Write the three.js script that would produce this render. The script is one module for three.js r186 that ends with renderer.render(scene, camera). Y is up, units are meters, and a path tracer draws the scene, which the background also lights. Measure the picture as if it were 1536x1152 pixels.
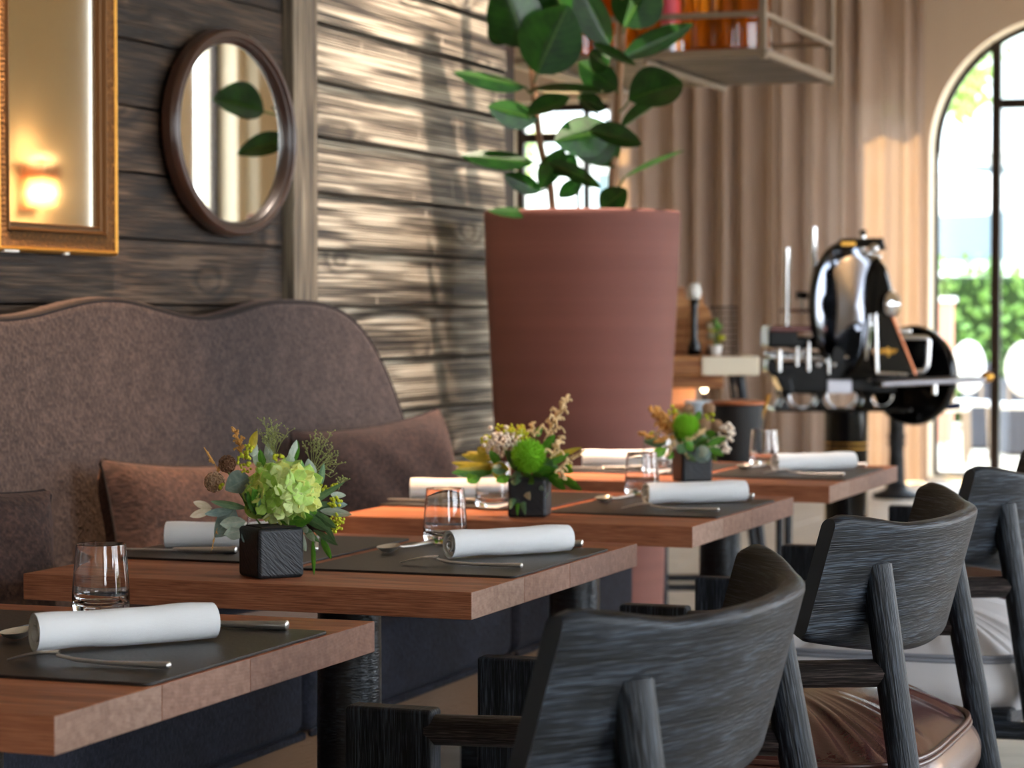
import * as THREE from 'three';
import { RoundedBoxGeometry } from 'three/addons/geometries/RoundedBoxGeometry.js';
import { mergeGeometries } from 'three/addons/utils/BufferGeometryUtils.js';
import { RectAreaLightUniformsLib } from 'three/addons/lights/RectAreaLightUniformsLib.js';

// ------------------------------------------------------------------ camera, sky, sun, exposure
// World: x runs from the timber wall to the aisle, -z runs down the row of tables, y is up. Metres.
RectAreaLightUniformsLib.init();
const scene = new THREE.Scene();
const FOC = 3667, YAW = 0.3523, PITCH = 0.0289, EYE = new THREE.Vector3(0, 1.18, 0);
const camera = new THREE.PerspectiveCamera(2 * Math.atan(576 / FOC) * 180 / Math.PI, 4 / 3, 0.05, 200);
camera.position.copy(EYE);
camera.rotation.set(-PITCH, YAW, 0, 'YXZ');
camera.focus = 3.55;
camera.userData.fStop = 6.5;
camera.updateMatrixWorld(true);

const renderer = new THREE.WebGLRenderer({ antialias: true });
renderer.toneMapping = THREE.LinearToneMapping;
renderer.toneMappingExposure = 1.9;
renderer.shadowMap.enabled = true;

{ // pale summer sky, whiter towards the horizon
  const w = 64, h = 128, d = new Float32Array(w * h * 4);
  for (let y = 0; y < h; y++) {
    const e = Math.max(0, (y / (h - 1)) * 2 - 1), t = Math.pow(e, 0.55);
    for (let x = 0; x < w; x++) {
      const o = (y * w + x) * 4;
      d[o] = 5.6 - 3.4 * t; d[o + 1] = 5.8 - 2.5 * t; d[o + 2] = 6.0 - 1.4 * t; d[o + 3] = 1;
    }
  }
  const sky = new THREE.DataTexture(d, w, h, THREE.RGBAFormat, THREE.FloatType);
  sky.mapping = THREE.EquirectangularReflectionMapping; sky.magFilter = THREE.LinearFilter; sky.minFilter = THREE.LinearFilter; sky.needsUpdate = true;
  scene.background = sky; scene.environment = sky;
}
const sun = new THREE.DirectionalLight(new THREE.Color(1.0, 0.64, 0.24), 9);
sun.position.set(-8, 9, -30); sun.target.position.set(-2, 0, -13);
sun.castShadow = true;
Object.assign(sun.shadow.camera, { left: -20, right: 20, top: 20, bottom: -20, near: 1, far: 80 });
sun.shadow.mapSize.set(2048, 2048);
scene.add(sun, sun.target);

// ceiling spotlights, [x, z, target x, target y, target z, intensity, cone, warmth]
const SPOTS = [
  [-2.36, -4.4, -2.72, 1.2, -4.5, 40, 0.32, 0.24],
  [-2.36, -6.85, -2.86, 0.3, -7.0, 40, 0.56, 0.62],
  [-2.1, -5.3, -2.1, 0.75, -5.2, 40, 0.2, 0.22],
  [-2.15, -6.2, -2.1, 0.75, -6.35, 40, 0.18, 0.22],
  [-2.5, -7.9, -3.2, 1.1, -9.45, 36, 0.24, 0.6],  // added unseen lamp, brightens the cutting boards on the butcher block
];

// ------------------------------------------------------------------ small helpers
const V = (x, y, z) => new THREE.Vector3(x, y, z);
const UP = V(0, 1, 0);
let seed = 7;
const rnd = () => { seed = (seed + 0x6d2b79f5) | 0; let t = Math.imul(seed ^ (seed >>> 15), 1 | seed); t = (t + Math.imul(t ^ (t >>> 7), 61 | t)) ^ t; return ((t ^ (t >>> 14)) >>> 0) / 4294967296; };
const rr = (a, b) => a + (b - a) * rnd();
const clamp = (x, a = 0, b = 1) => Math.min(b, Math.max(a, x));
const lerp = (a, b, t) => a + (b - a) * t;
const smooth = (a, b, x) => { const t = clamp((x - a) / (b - a)); return t * t * (3 - 2 * t); };
const at = (px, py, depth) => V((px - 768) / FOC * depth, (576 - py) / FOC * depth, -depth).applyMatrix4(camera.matrixWorld);

const used = {};
function numbered(n) { used[n] = (used[n] || 0) + 1; return used[n] === 1 ? n : n + '_' + String(used[n] - 1).padStart(3, '0'); }
function shadow(o) { o.traverse((m) => { if (m.isMesh) { m.castShadow = true; m.receiveShadow = true; } }); return o; }
function tag(o, label, category, group) { o.userData.label = label; o.userData.category = category; if (group) o.userData.group = group; return o; }
function thing(name, label, category, pos = V(0, 0, 0), turn = 0, group) {
  const o = new THREE.Group(); o.name = numbered(name); o.position.copy(pos); o.rotation.y = turn; scene.add(o);
  return tag(o, label, category, group);
}
function part(name, geo, mat, parent) {
  const m = new THREE.Mesh(geo, mat); m.name = parent === scene ? numbered(name) : name; m.castShadow = m.receiveShadow = true; parent.add(m); return m;
}
function copy(src, label, pos, turn, group) {
  const o = src.clone(); o.name = numbered(src.name.replace(/_\d{3}$/, '')); o.userData = { ...src.userData };
  if (label) o.userData.label = label; if (group) o.userData.group = group;
  if (pos) o.position.copy(pos); if (turn !== undefined) o.rotation.y = turn;
  scene.add(o); return o;
}
function struct(name, parent = scene) { const g = new THREE.Group(); g.name = name; g.userData.kind = 'structure'; parent.add(g); return g; }

// ------------------------------------------------------------------ geometry helpers
function boxUV(g, off = [0, 0], scale = 1) {
  const p = g.attributes.position, n = g.attributes.normal, uv = new Float32Array(p.count * 2);
  for (let i = 0; i < p.count; i++) {
    const ax = Math.abs(n.getX(i)), ay = Math.abs(n.getY(i)), az = Math.abs(n.getZ(i));
    let u, v;
    if (ay >= ax && ay >= az) { u = p.getX(i); v = p.getZ(i); } else if (az >= ax) { u = p.getX(i); v = p.getY(i); } else { u = p.getZ(i); v = p.getY(i); }
    uv[2 * i] = u * scale + off[0]; uv[2 * i + 1] = v * scale + off[1];
  }
  g.setAttribute('uv', new THREE.BufferAttribute(uv, 2)); return g;
}
const rbox = (w, h, d, r = 0.003, s = 2, off = [0, 0]) => boxUV(new RoundedBoxGeometry(w, h, d, s, Math.min(r, w / 2.01, h / 2.01, d / 2.01)), off);
const move = (g, x, y, z) => { g.translate(x, y, z); return g; };
function cyl(r0, r1, h, seg = 24, open = false) { return new THREE.CylinderGeometry(r1, r0, h, seg, 1, open); }
// a round bar between two points, with uv in metres (u along it)
function bar(a, b, r0, r1 = r0, seg = 20, rows = 1) {
  const d = b.clone().sub(a), L = d.length(), g = new THREE.CylinderGeometry(r1, r0, L, seg, rows);
  const uv = g.attributes.uv; for (let i = 0; i < uv.count; i++) uv.setXY(i, uv.getY(i) * L, uv.getX(i) * r0 * 6.28);
  g.applyQuaternion(new THREE.Quaternion().setFromUnitVectors(UP, d.normalize())); g.translate((a.x + b.x) / 2, (a.y + b.y) / 2, (a.z + b.z) / 2);
  return g;
}
const tube = (pts, r, seg = 24, rad = 8) => new THREE.TubeGeometry(new THREE.CatmullRomCurve3(pts), seg, r, rad, false);
// grid(nu, nv, f): surface from f(u, v) -> Vector3, optional uv
function grid(nu, nv, f, uvf, closeU = false) {
  const pos = [], uv = [], idx = [];
  for (let j = 0; j <= nv; j++) for (let i = 0; i <= nu; i++) {
    const p = f(i / nu, j / nv); pos.push(p.x, p.y, p.z);
    const q = uvf ? uvf(i / nu, j / nv, p) : [i / nu, j / nv]; uv.push(q[0], q[1]);
  }
  for (let j = 0; j < nv; j++) for (let i = 0; i < nu; i++) {
    const a = j * (nu + 1) + i, b = a + 1, c = a + nu + 1, d = c + 1; idx.push(a, b, d, a, d, c);
  }
  const g = new THREE.BufferGeometry();
  g.setAttribute('position', new THREE.Float32BufferAttribute(pos, 3)); g.setAttribute('uv', new THREE.Float32BufferAttribute(uv, 2)); g.setIndex(idx); g.computeVertexNormals();
  if (closeU) { // weld the normals of the seam
    const n = g.attributes.normal;
    for (let j = 0; j <= nv; j++) { const a = j * (nu + 1), b = a + nu; const q = V(n.getX(a) + n.getX(b), n.getY(a) + n.getY(b), n.getZ(a) + n.getZ(b)).normalize(); n.setXYZ(a, q.x, q.y, q.z); n.setXYZ(b, q.x, q.y, q.z); }
  }
  return g;
}
const lathe = (pts, seg = 48) => new THREE.LatheGeometry(pts.map((p) => new THREE.Vector2(p[0], p[1])), seg);
function extrude(shape, depth, bevel = 0.004, bs = 2, cs = 12) {
  const g = new THREE.ExtrudeGeometry(shape, { depth: depth - 2 * bevel, bevelEnabled: bevel > 0, bevelThickness: bevel, bevelSize: bevel, bevelOffset: -bevel, bevelSegments: bs, curveSegments: cs });
  g.translate(0, 0, -(depth - 2 * bevel) / 2); return g;
}
const poly = (pts) => { const s = new THREE.Shape(); pts.forEach((p, i) => (i ? s.lineTo(p[0], p[1]) : s.moveTo(p[0], p[1]))); s.closePath(); return s; };
const spline = (pts) => new THREE.Shape(new THREE.CatmullRomCurve3(pts.map((p) => V(p[0], p[1], 0)), true, 'catmullrom', 0.4).getPoints(pts.length * 6).map((p) => new THREE.Vector2(p.x, p.y)));
function strip(g) { const c = g.index ? g.toNonIndexed() : g.clone(); for (const k of Object.keys(c.attributes)) if (!['position', 'normal', 'uv'].includes(k)) c.deleteAttribute(k); if (!c.attributes.uv) c.setAttribute('uv', new THREE.BufferAttribute(new Float32Array(c.attributes.position.count * 2), 2)); c.clearGroups(); return c; }
const join = (...gs) => mergeGeometries(gs.flat().map(strip));

// ------------------------------------------------------------------ noise and textures
function makeNoise(s) {
  const T = new Float32Array(4096); let q = s * 7919 + 13;
  for (let i = 0; i < 4096; i++) { q = (Math.imul(q, 1664525) + 1013904223) | 0; T[i] = (q >>> 8) / 16777216; }
  const I = new Int32Array(4096); for (let i = 0; i < 4096; i++) { q = (Math.imul(q, 1664525) + 1013904223) | 0; I[i] = (q >>> 9) & 4095; }
  const hsh = (x, y) => T[I[(I[x & 4095] + y) & 4095]];
  return (x, y, px, py) => {
    const xi = Math.floor(x), yi = Math.floor(y), fx = x - xi, fy = y - yi, u = fx * fx * (3 - 2 * fx), v = fy * fy * (3 - 2 * fy);
    const m = (a, b) => ((a % b) + b) % b, x0 = m(xi, px), x1 = m(xi + 1, px), y0 = m(yi, py), y1 = m(yi + 1, py);
    return lerp(lerp(hsh(x0, y0), hsh(x1, y0), u), lerp(hsh(x0, y1), hsh(x1, y1), u), v);
  };
}
const fbm = (n, u, v, fu, fv, o = 4) => { let a = 0, w = 0.5, s = 0; for (let i = 0; i < o; i++) { a += w * n(u * fu, v * fv, fu, fv); s += w; w *= 0.5; fu *= 2; fv *= 2; } return a / s; };
function tex(w, h, f, srgb, mu = 1, mv = 1) {
  const d = new Uint8Array(w * h * 4);
  for (let y = 0; y < h; y++) for (let x = 0; x < w; x++) {
    const c = f(x / w, y / h), o = (y * w + x) * 4;
    if (typeof c === 'number') d[o] = d[o + 1] = d[o + 2] = clamp(c) * 255; else { d[o] = clamp(c[0] / 255) * 255; d[o + 1] = clamp(c[1] / 255) * 255; d[o + 2] = clamp(c[2] / 255) * 255; }
    d[o + 3] = 255;
  }
  const t = new THREE.DataTexture(d, w, h); t.wrapS = t.wrapT = THREE.RepeatWrapping; t.magFilter = THREE.LinearFilter; t.minFilter = THREE.LinearMipmapLinearFilter;
  if (srgb) t.colorSpace = THREE.SRGBColorSpace; t.repeat.set(1 / mu, 1 / mv); t.needsUpdate = true; return t;
}
const mixc = (a, b, t) => [lerp(a[0], b[0], t), lerp(a[1], b[1], t), lerp(a[2], b[2], t)];
// grain runs along u; returns {map, bump}
function wood(s, { w = 1024, h = 256, mu = 1.6, mv = 0.4, dark, mid, light, rings = 9, warp = 0.6, streak = 1, contrast = 1, marks = 0, knots = 0, fu = 10, fv = 90 }) {
  const n = makeNoise(s), n2 = makeNoise(s + 50), K = [];
  for (let i = 0; i < knots; i++) K.push([((i * 0.618 + s * 0.37) % 1), ((i * 0.414 + s * 0.21) % 1), 0.5 + 0.5 * ((i * 0.77) % 1)]);
  const val = (u, v) => {
    let r = v * rings + warp * (fbm(n, u, v, 3, 3, 3) - 0.5) * 4;
    for (const [ku, kv, kr] of K) { let du = Math.abs(u - ku), dv = Math.abs(v - kv); du = Math.min(du, 1 - du) * mu; dv = Math.min(dv, 1 - dv) * mv; const q = Math.exp(-(du * du) / 0.006 - (dv * dv) / 0.0012); r += q * kr * 1.8; }
    const ring = Math.pow(Math.abs((((r % 1) + 1) % 1) - 0.5) * 2, 0.8);
    const fine = fbm(n2, u, v, fu, fv, 3), broad = fbm(n, u, v, 3, 6, 3);
    return clamp(0.5 + contrast * ((ring - 0.5) * 0.45 + (fine - 0.5) * 1.1 * streak + (broad - 0.5) * 0.7));
  };
  const mk = (u, v) => { if (!marks) return 0; const a = n2(u * 44, v * 5, 44, 5), b = n(u * 90 + v * 3, v * 4, 90, 4); return smooth(0.9, 0.99, a) * smooth(0.4, 0.75, b) * marks; };
  const cache = new Float32Array(w * h), mc = new Float32Array(w * h);
  for (let y = 0; y < h; y++) for (let x = 0; x < w; x++) { cache[y * w + x] = val(x / w, y / h); mc[y * w + x] = mk(x / w, y / h); }
  const look = (c, u, v) => c[Math.round(v * h) * w + Math.round(u * w)];
  return {
    map: tex(w, h, (u, v) => { const t = look(cache, u, v); const c = t < 0.5 ? mixc(dark, mid, t * 2) : mixc(mid, light, t * 2 - 1); return mixc(c, light, clamp(look(mc, u, v))); }, true, mu, mv),
    bump: tex(w, h, (u, v) => look(cache, u, v), false, mu, mv),
  };
}
const M = {};
const std = (o) => new THREE.MeshStandardMaterial(o), phy = (o) => new THREE.MeshPhysicalMaterial(o);
const rgb = (r, g, b) => new THREE.Color().setRGB(r / 255, g / 255, b / 255, THREE.SRGBColorSpace);

{ // timber of the wall
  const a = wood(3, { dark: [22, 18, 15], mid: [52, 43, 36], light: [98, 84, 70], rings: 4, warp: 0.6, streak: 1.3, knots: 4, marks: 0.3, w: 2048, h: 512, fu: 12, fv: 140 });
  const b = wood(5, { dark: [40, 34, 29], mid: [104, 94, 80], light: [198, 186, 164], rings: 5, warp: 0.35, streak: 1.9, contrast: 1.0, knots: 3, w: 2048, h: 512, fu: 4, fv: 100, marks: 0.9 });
  M.boardDarkShade = std({ map: a.map, color: rgb(255, 238, 222), bumpMap: a.bump, bumpScale: 0.004, roughness: 0.72 });  // dark brown boards, with this bay's shade put into the colour too
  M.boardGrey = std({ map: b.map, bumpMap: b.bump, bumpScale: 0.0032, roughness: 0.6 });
  const p = wood(8, { w: 1024, h: 128, mv: 0.2, dark: [62, 54, 44], mid: [112, 99, 82], light: [160, 146, 122], rings: 5, streak: 1.1 });
  M.post = std({ map: p.map, bumpMap: p.bump, bumpScale: 0.003, roughness: 0.7 });
}
{ // table wood, long grain and end grain
  const t = wood(11, { mu: 0.8, mv: 0.25, dark: [116, 64, 40], mid: [172, 102, 66], light: [204, 134, 94], rings: 3, warp: 0.4, streak: 1.6, contrast: 0.62 });
  const t2 = wood(12, { mu: 0.35, mv: 0.12, dark: [112, 64, 42], mid: [156, 94, 64], light: [186, 122, 88], rings: 1, warp: 0.5, streak: 2.0, contrast: 0.5 });
  M.tableSide = std({ map: t2.map, bumpMap: t2.bump, bumpScale: 0.0012, roughness: 0.55 });
  M.tableTop = [0, 1, 2].map((i) => std({ map: t.map, bumpMap: t.bump, bumpScale: 0.0012, roughness: 0.5, color: [0xffffff, 0xf2e6e0, 0xe6d6cc][i] }));
  const n = makeNoise(21);
  const eg = tex(512, 128, (u, v) => { const a = fbm(n, u, v, 60, 20, 3), r = Math.hypot((u - 0.35) * 1.1, v - 1.6) * 34, q = Math.abs(((r + fbm(n, u, v, 5, 4, 2)) % 1) - 0.5) * 2; return mixc([124, 92, 76], [182, 148, 128], clamp(0.15 + 0.7 * a + 0.12 * q)); }, true, 0.6, 0.15);
  const eb = tex(256, 128, (u, v) => fbm(n, u, v, 64, 32, 3), false, 0.6, 0.15);
  M.endGrain = [0, 1, 2].map((i) => std({ map: eg, bumpMap: eb, bumpScale: 0.0008, roughness: 0.62, color: [0xffffff, 0xf0e4de, 0xdccdc8][i] }));
}
{ // blackened chair wood
  const c = wood(31, { w: 1024, h: 256, mu: 0.3, mv: 0.09, dark: [6, 7, 10], mid: [17, 20, 26], light: [64, 72, 82], rings: 2, warp: 0.3, streak: 1.9, contrast: 0.85 });
  M.blackWood = phy({ map: c.map, bumpMap: c.bump, bumpScale: 0.0005, roughness: 0.46, specularIntensity: 0.6 });
  M.brownRail = std({ map: c.map, bumpMap: c.bump, bumpScale: 0.0009, roughness: 0.5, color: rgb(255, 204, 178).multiplyScalar(2.4) });
  M.plinth = std({ bumpMap: c.bump, bumpScale: 0.001, roughness: 0.6, color: rgb(112, 82, 56) });
  M.legWood = std({ map: c.map, bumpMap: c.bump, bumpScale: 0.001, roughness: 0.32, color: 0xb8b8b8 });
}
{ // felt
  const n = makeNoise(41), n2 = makeNoise(42);
  const f = (u, v) => 0.75 * fbm(n, u, v, 72, 72, 3) + 0.25 * fbm(n2, u, v, 14, 14, 3);
  const m = tex(512, 512, (u, v) => { const t = clamp((f(u, v) - 0.5) * 1.45 + 0.5); return mixc([40, 33, 33], [90, 75, 70], t); }, true, 0.45, 0.45);
  const b = tex(512, 512, (u, v) => f(u, v), false, 0.45, 0.45);
  M.felt = phy({ map: m, bumpMap: b, bumpScale: 0.002, roughness: 0.95, sheen: 0.5, sheenRoughness: 0.6, sheenColor: rgb(150, 120, 110) });
  M.feltPillow = phy({ map: m, bumpMap: b, bumpScale: 0.002, roughness: 0.95, color: rgb(255, 222, 208), sheen: 0.5, sheenRoughness: 0.6, sheenColor: rgb(150, 115, 100) });
  M.feltSeatDaylit = phy({ map: m, bumpMap: b, bumpScale: 0.002, roughness: 0.95, color: rgb(132, 168, 228), sheen: 0.2, sheenRoughness: 0.6, sheenColor: rgb(110, 120, 150) });  // brown felt with the blue cast of daylight put into its colour
  M.welt = std({ map: m, roughness: 0.95, color: 0x8a8080 });
}
{
  const n = makeNoise(61), lb = tex(256, 256, (u, v) => fbm(n, u, v, 40, 40, 3), false, 0.12, 0.12);
  M.leather = phy({ color: rgb(68, 32, 32), roughness: 0.27, bumpMap: lb, bumpScale: 0.0004, clearcoat: 0.5, clearcoatRoughness: 0.18 });
  { const fb = tex(256, 256, (u, v) => 0.5 + 0.3 * Math.sin(u * 402) + 0.2 * Math.sin(v * 402), false, 0.12, 0.12); M.paleSeat = std({ color: rgb(196, 192, 192), roughness: 0.8, bumpMap: fb, bumpScale: 0.0006 }); M.palePiping = std({ color: rgb(128, 130, 138), roughness: 0.7 }); }
  M.leatherPiping = phy({ color: rgb(74, 40, 34), roughness: 0.35, clearcoat: 0.3, clearcoatRoughness: 0.25 });
  M.mat = std({ color: rgb(33, 28, 26), roughness: 0.45, bumpMap: lb, bumpScale: 0.0005 });
  const lin = tex(256, 256, (u, v) => 0.5 + 0.25 * Math.sin(u * 402) + 0.25 * Math.sin(v * 402), false, 0.06, 0.06);
  M.linen = std({ color: rgb(246, 246, 246), roughness: 0.9, bumpMap: lin, bumpScale: 0.0003 });
}
M.steel = std({ color: rgb(236, 232, 226), metalness: 0.9, roughness: 0.3 });
M.chrome = std({ color: rgb(222, 222, 224), metalness: 1, roughness: 0.08 });
M.brushed = std({ color: rgb(176, 176, 184), metalness: 1, roughness: 0.35 });
M.glass = phy({ color: 0xffffff, roughness: 0.0, transmission: 1, thickness: 0.01, ior: 1.5 });
M.pane = phy({ color: 0xffffff, roughness: 0.0, transmission: 1, thickness: 0, ior: 1.45 });
M.amber = phy({ color: rgb(244, 184, 84), roughness: 0.03, transmission: 1, thickness: 0, ior: 1.5 });
M.amberDark = phy({ color: rgb(244, 160, 80), roughness: 0.03, transmission: 1, thickness: 0, ior: 1.5 });
M.mirrorOld = std({ color: rgb(196, 190, 172), metalness: 1, roughness: 0.03 });
M.mirror = std({ color: rgb(238, 238, 232), metalness: 1, roughness: 0.015 });
M.gloss = phy({ color: rgb(9, 8, 9), roughness: 0.07, specularIntensity: 0.75 });
M.cast = phy({ color: rgb(6, 6, 6), roughness: 0.25, specularIntensity: 0.4 });
M.bladeSteel = std({ color: rgb(120, 124, 134), metalness: 1, roughness: 0.1 });
M.gold = std({ color: rgb(214, 160, 74), metalness: 1, roughness: 0.32 });
M.copper = std({ color: rgb(190, 118, 84), metalness: 1, roughness: 0.3 });
M.darkMetal = std({ color: rgb(50, 42, 38), metalness: 0.7, roughness: 0.42 });
M.bronzeFrame = std({ color: rgb(142, 126, 108), metalness: 0.3, roughness: 0.4 });
M.plaster = std({ color: rgb(196, 178, 152), roughness: 0.9 });
M.plasterBack = std({ color: rgb(186, 170, 152), roughness: 0.92 });
M.cream = std({ color: rgb(236, 222, 196), roughness: 0.9 });
M.white = std({ color: rgb(238, 236, 230), roughness: 0.6 });
M.vase = (() => { const n = makeNoise(71); const b = tex(256, 256, (u, v) => fbm(n, (u + v) % 1, v, 52, 14, 3), false, 0.11, 0.11); return std({ color: rgb(22, 24, 29), roughness: 0.5, bumpMap: b, bumpScale: 0.0009 }); })();

// ------------------------------------------------------------------ the room
const X_WALL = -2.85, Z_END = -7.7, Z_BACK = -17.2, X_RIGHT = 2.6, X_LEFT = -7.4, Z_FRONT = 2.6, H_CEIL = 3.9;
{ // floor: large pale slabs
  const f = struct('floor');
  part('subfloor', move(rbox(X_RIGHT - X_LEFT + 0.6, 0.2, Z_FRONT - Z_BACK + 0.6, 0.01), (X_RIGHT + X_LEFT) / 2, -0.112, (Z_FRONT + Z_BACK) / 2), std({ color: rgb(120, 108, 94), roughness: 0.9 }), f);
  const n = makeNoise(81);
  const t = tex(512, 512, (u, v) => mixc([176, 166, 152], [212, 204, 192], clamp(0.6 * fbm(n, u, v, 4, 30, 4) + 0.5 * fbm(n, u, v, 40, 60, 2) - 0.05)), true, 2.2, 2.2);
  const mats = [0xffffff, 0xf3efe8, 0xe9e2d8].map((c) => std({ map: t, roughness: 0.5, color: c }));
  const dz = 1.26, dx = 2.1; let k = 0;
  for (let z = Z_BACK + 0.26; z < Z_FRONT; z += dz, k++) for (let x = X_LEFT; x < X_RIGHT - 0.1; x += dx) {
    const d = Math.min(dz, Z_FRONT - z), w = Math.min(dx, X_RIGHT - x); if (d < 0.1) continue;
    const g = rbox(w - 0.008, 0.02, d - 0.008, 0.003, 1, [rnd() * 2, rnd() * 2]);
    const s = part('slab', g, mats[(k * 2 + Math.round(x * 3)) % 3 < 0 ? 0 : Math.abs((k * 2 + Math.round(x * 3)) % 3)], f); s.position.set(x + w / 2, -0.01, z + d / 2);
  }
  part('slab', rbox(X_RIGHT - X_LEFT, 0.02, 0.252, 0.003, 1), mats[1], f).position.set((X_RIGHT + X_LEFT) / 2, -0.01, Z_BACK + 0.13);
}
{
  const c = part('ceiling', rbox(X_RIGHT - X_LEFT + 0.8, 0.2, Z_FRONT - Z_BACK + 0.8, 0.01), M.plaster, scene); c.position.set((X_RIGHT + X_LEFT) / 2, H_CEIL + 0.1, (Z_FRONT + Z_BACK) / 2); c.userData.kind = 'structure';
}
{ // timber wall behind the settee: two bays of boards and an upright between them
  const w = struct('wall_left');
  const core = part('core', rbox(0.14, H_CEIL, -Z_END + Z_FRONT, 0.005), std({ color: rgb(30, 26, 22), roughness: 0.9 }), w); core.position.set(X_WALL - 0.115, H_CEIL / 2, (Z_END + Z_FRONT) / 2);
  const rowH = 0.157, y0 = 1.2 - 7 * rowH, postZ0 = -5.97, postZ1 = -6.13;
  for (let k = -1; k < 18; k++) {
    const lo = Math.max(0.01, y0 + k * rowH), hi = Math.min(H_CEIL - 0.005, lo + rowH + (k === -1 ? y0 + k * rowH - lo : 0)); if (hi - lo < 0.03) continue;
    const spans = [[Z_FRONT, 0.4 + rr(-0.6, 0.6)], [0, 0], [postZ1, Z_END]];
    spans[1] = [spans[0][1], postZ0];
    spans.forEach(([a, b], i) => {
      const L = a - b - 0.004, t = 0.03, dy = i < 2 ? 0.012 * ((k % 3) - 1) : 0;
      const g = rbox(L, hi - lo - (i < 2 ? 0.004 : 0.005), t, i < 2 ? 0.004 : 0.008, 3, [rnd() * 3, rnd()]);
      const m = part('plank', g, i < 2 ? M.boardDarkShade : M.boardGrey, w);
      m.position.set(X_WALL - 0.015 + rr(-0.003, 0.002), (hi + lo) / 2 + dy * 0, (a + b) / 2); m.rotation.set(0, Math.PI / 2, 0, 'YXZ'); m.rotation.x = i < 2 ? rr(-0.02, 0.01) : rr(-0.075, -0.045);
    });
  }
  const p = part('trim_1', rbox(H_CEIL, 0.155, 0.045, 0.004, 2), M.post, scene); p.rotation.set(0, Math.PI / 2, Math.PI / 2, 'YXZ'); p.position.set(X_WALL + 0.008, H_CEIL / 2, -6.05); p.userData.kind = 'structure';
  // end face of the timber wall
  const e = part('trim_2', rbox(0.26, H_CEIL, 0.1, 0.004, 2), M.darkMetal, scene); e.position.set(X_WALL - 0.14, H_CEIL / 2, Z_END - 0.055); e.userData.kind = 'structure';
}
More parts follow.
